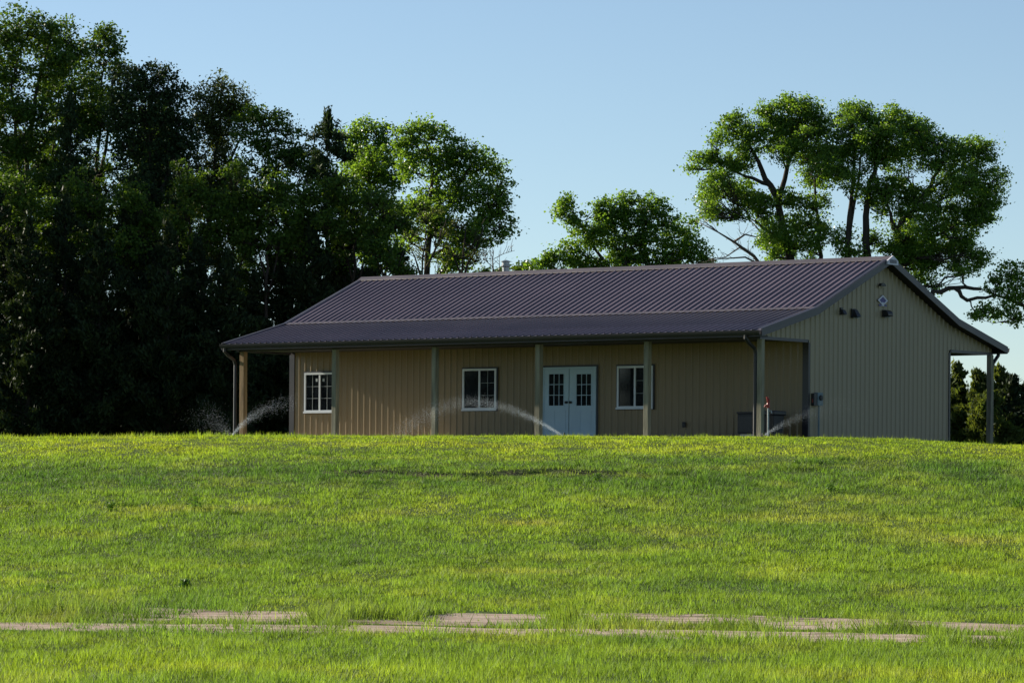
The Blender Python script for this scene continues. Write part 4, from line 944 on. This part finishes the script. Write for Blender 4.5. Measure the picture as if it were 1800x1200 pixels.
# dead tree left of the tall cottonwood
def bare(name, label, Y, bu, bv, seed, branches, cat='tree'):
    g = np.random.default_rng(seed); bx = at(bu, 760, Y).x; zg = float(ground(bx, Y)); root = tag(empty(name, (bx, Y, zg)), label, cat); o3 = np.array([bx, Y, zg]); w = MB()
    for (p, r0) in branches:
        pts = [np.array(at(u, v, Y + g.uniform(-.3, .3))) - o3 for u, v in p]; w.tube([tuple(q) for q in pts], list(np.linspace(r0, .008, len(pts))), 6)
        for i in range(1, len(pts)):
            for q in range(4):
                t = g.random(); st = pts[i - 1] * (1 - t) + pts[i] * t; d = (pts[i] - pts[i - 1]); d /= np.linalg.norm(d) + 1e-6
                e = st + (d * .5 + g.standard_normal(3) * .5 + np.array([0, 0, .25])) * g.uniform(.25, .8)
                w.tube(curve(st, e, .05, g, 3, .12), [.014, .01, .008, .005], 4, False)
    w.build('branches', M['deadwood'], root, smooth=True); return root
bare('dead_tree', 'bare dead branches between the middle and tall cottonwoods', 156, 1345, 600, 131,
     [([(1345, 700), (1340, 470), (1325, 450), (1290, 425), (1262, 408), (1222, 388)], .11), ([(1325, 450), (1300, 435), (1275, 452), (1245, 455)], .05), ([(1290, 425), (1310, 412), (1335, 418), (1345, 430)], .05), ([(1345, 480), (1365, 440), (1330, 400), (1318, 385)], .08), ([(1345, 470), (1310, 452), (1265, 455), (1230, 462)], .05), ([(1262, 408), (1245, 395), (1230, 380)], .03)])
bare('dead_tree', 'small leafless snag left of the chimney pipe', 150, 868, 600, 132,
     [([(866, 700), (867, 480), (866, 456), (868, 440)], .05), ([(878, 700), (878, 480), (878, 452)], .03), ([(867, 470), (850, 455), (858, 444)], .02), ([(868, 455), (885, 446), (905, 440)], .015)])
# thicket just above the ridge
broadleaf('bush_tree', 'low dark thicket showing over the ridge right of the chimney', 172, 915, [(905, 472, 12, 9), (920, 466, 14, 8), (935, 474, 14, 9), (850, 478, 14, 8), (880, 480, 12, 6), (912, 482, 30, 10)], [{'p': [(912, 600, 0), (912, 490, 0), (918, 470, 0)], 'r': (.08, .03)}], 'elm', 133, leaf=.12)
# cedars on the right
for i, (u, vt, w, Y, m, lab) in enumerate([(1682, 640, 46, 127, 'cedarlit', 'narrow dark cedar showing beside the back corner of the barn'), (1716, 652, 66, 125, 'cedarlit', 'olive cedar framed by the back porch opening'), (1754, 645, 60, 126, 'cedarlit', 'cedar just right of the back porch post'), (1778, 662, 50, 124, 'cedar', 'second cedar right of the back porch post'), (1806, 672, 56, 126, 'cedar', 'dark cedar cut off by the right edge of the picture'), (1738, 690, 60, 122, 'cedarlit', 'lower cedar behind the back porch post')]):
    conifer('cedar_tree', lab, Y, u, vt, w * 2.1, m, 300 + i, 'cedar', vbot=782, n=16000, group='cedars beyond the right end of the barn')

# weeds on the lawn
def weed(u, v, Y, h, seed, label):
    g = np.random.default_rng(seed); c0 = at(u, v, Y); zg = float(ground(c0.x, Y)); root = tag(empty('weed', (c0.x, Y, zg)), label, 'weed', 'broadleaf weeds in the lawn')
    n = 150; r = g.random(n) ** .8; az = g.uniform(0, 6.28, n); hh = g.random(n)
    c = np.stack([np.cos(az) * r * h * .9 * (1 - .3 * hh), np.sin(az) * r * h * .9 * (1 - .3 * hh), .03 + hh * h], -1)
    v_ = leaf_mesh(c, g.standard_normal((n, 3)) * .6 + np.array([0, 0, .6]), g.uniform(.03, .08, n) , .4, g)
    link('leaves', np_mesh('leaves', v_, np.arange(len(v_)).reshape(-1, 4)), M['weedleaf'], root)
    s = MB()
    for q in range(7):
        a = g.uniform(0, 6.28); s.tube([(0, 0, -.02), (math.cos(a) * h * .3, math.sin(a) * h * .3, h * .5), (math.cos(a) * h * .6, math.sin(a) * h * .6, h * .95)], [.006, .005, .003], 4)
    s.build('stems', M['weedleaf'], root)
weed(343, 899, 73.2, .22, 401, 'dark leafy weed beside the straw patch left of centre')
weed(195, 903, 72.6, .16, 402, 'low weed left of the straw patch')
weed(326, 1042, 54.5, .11, 403, 'small dark weed between the left lawn and the track')
weed(1460, 862, 78.5, .15, 404, 'dark weed on the slope below the gable wall')
weed(1400, 822, 85, .13, 405, 'weed on the upper slope below the barn corner')
weed(1790, 888, 74.5, .22, 406, 'weed clump at the right edge of the lawn')
weed(1050, 848, 81, .14, 407, 'weed by the right end of the eroded ledge')

# ------------------------------------------------------------------ light
SUN_AZ, SUN_EL = R(58.6), R(22.5)    # left of the view direction, above the horizon
sv = Vector((-math.sin(SUN_AZ) * math.cos(SUN_EL), math.cos(SUN_AZ) * math.cos(SUN_EL), math.sin(SUN_EL)))
sl_ = bpy.data.lights.new('sun', 'SUN'); sl_.energy = 5.0; sl_.angle = R(.5); sl_.color = (1, .90, .74)
so = bpy.data.objects.new('sun', sl_); COL.objects.link(so); so.rotation_euler = (-sv).to_track_quat('-Z', 'Y').to_euler(); so.location = sv * 60
w = bpy.data.worlds.new('World'); S.world = w; w.use_nodes = True; nt = w.node_tree
bg = nt.nodes['Background']; sky = nt.nodes.new('ShaderNodeTexSky'); sky.sky_type = 'NISHITA'; sky.sun_disc = False
sky.sun_elevation = SUN_EL; sky.sun_rotation = -SUN_AZ; sky.altitude = 400; sky.air_density = .8; sky.dust_density = .2; sky.ozone_density = 2.4
hs_ = nt.nodes.new('ShaderNodeHueSaturation'); hs_.inputs['Saturation'].default_value = .92; nt.links.new(sky.outputs[0], hs_.inputs['Color']); tn_ = mixc(nt, 1.0, hs_.outputs[0], (1.0, 1.02, 1.0), 'MULTIPLY'); nt.links.new(tn_, bg.inputs[0]); bg.inputs[1].default_value = .056
# ------------------------------------------------------------------ camera
cd = bpy.data.cameras.new('camera'); cam = bpy.data.objects.new('camera', cd); COL.objects.link(cam); S.camera = cam
cd.sensor_width = 36; cd.sensor_fit = 'HORIZONTAL'; cd.lens = 36 * F / 1800; cd.clip_start = .5; cd.clip_end = 4000
cam.rotation_euler = (Matrix.Rotation(math.pi / 2, 4, 'X') @ Matrix.Rotation(ROLL, 4, 'Z')).to_euler()
dv = HY - 600
cd.shift_x = dv * sR / 1800; cd.shift_y = dv * cR / 1800
S.view_settings.view_transform = 'Standard'; S.view_settings.look = 'None'; S.view_settings.exposure = 1.15; S.view_settings.gamma = 1
S.cycles.use_denoising = True
S.cycles.max_bounces = 6; S.cycles.transparent_max_bounces = 8
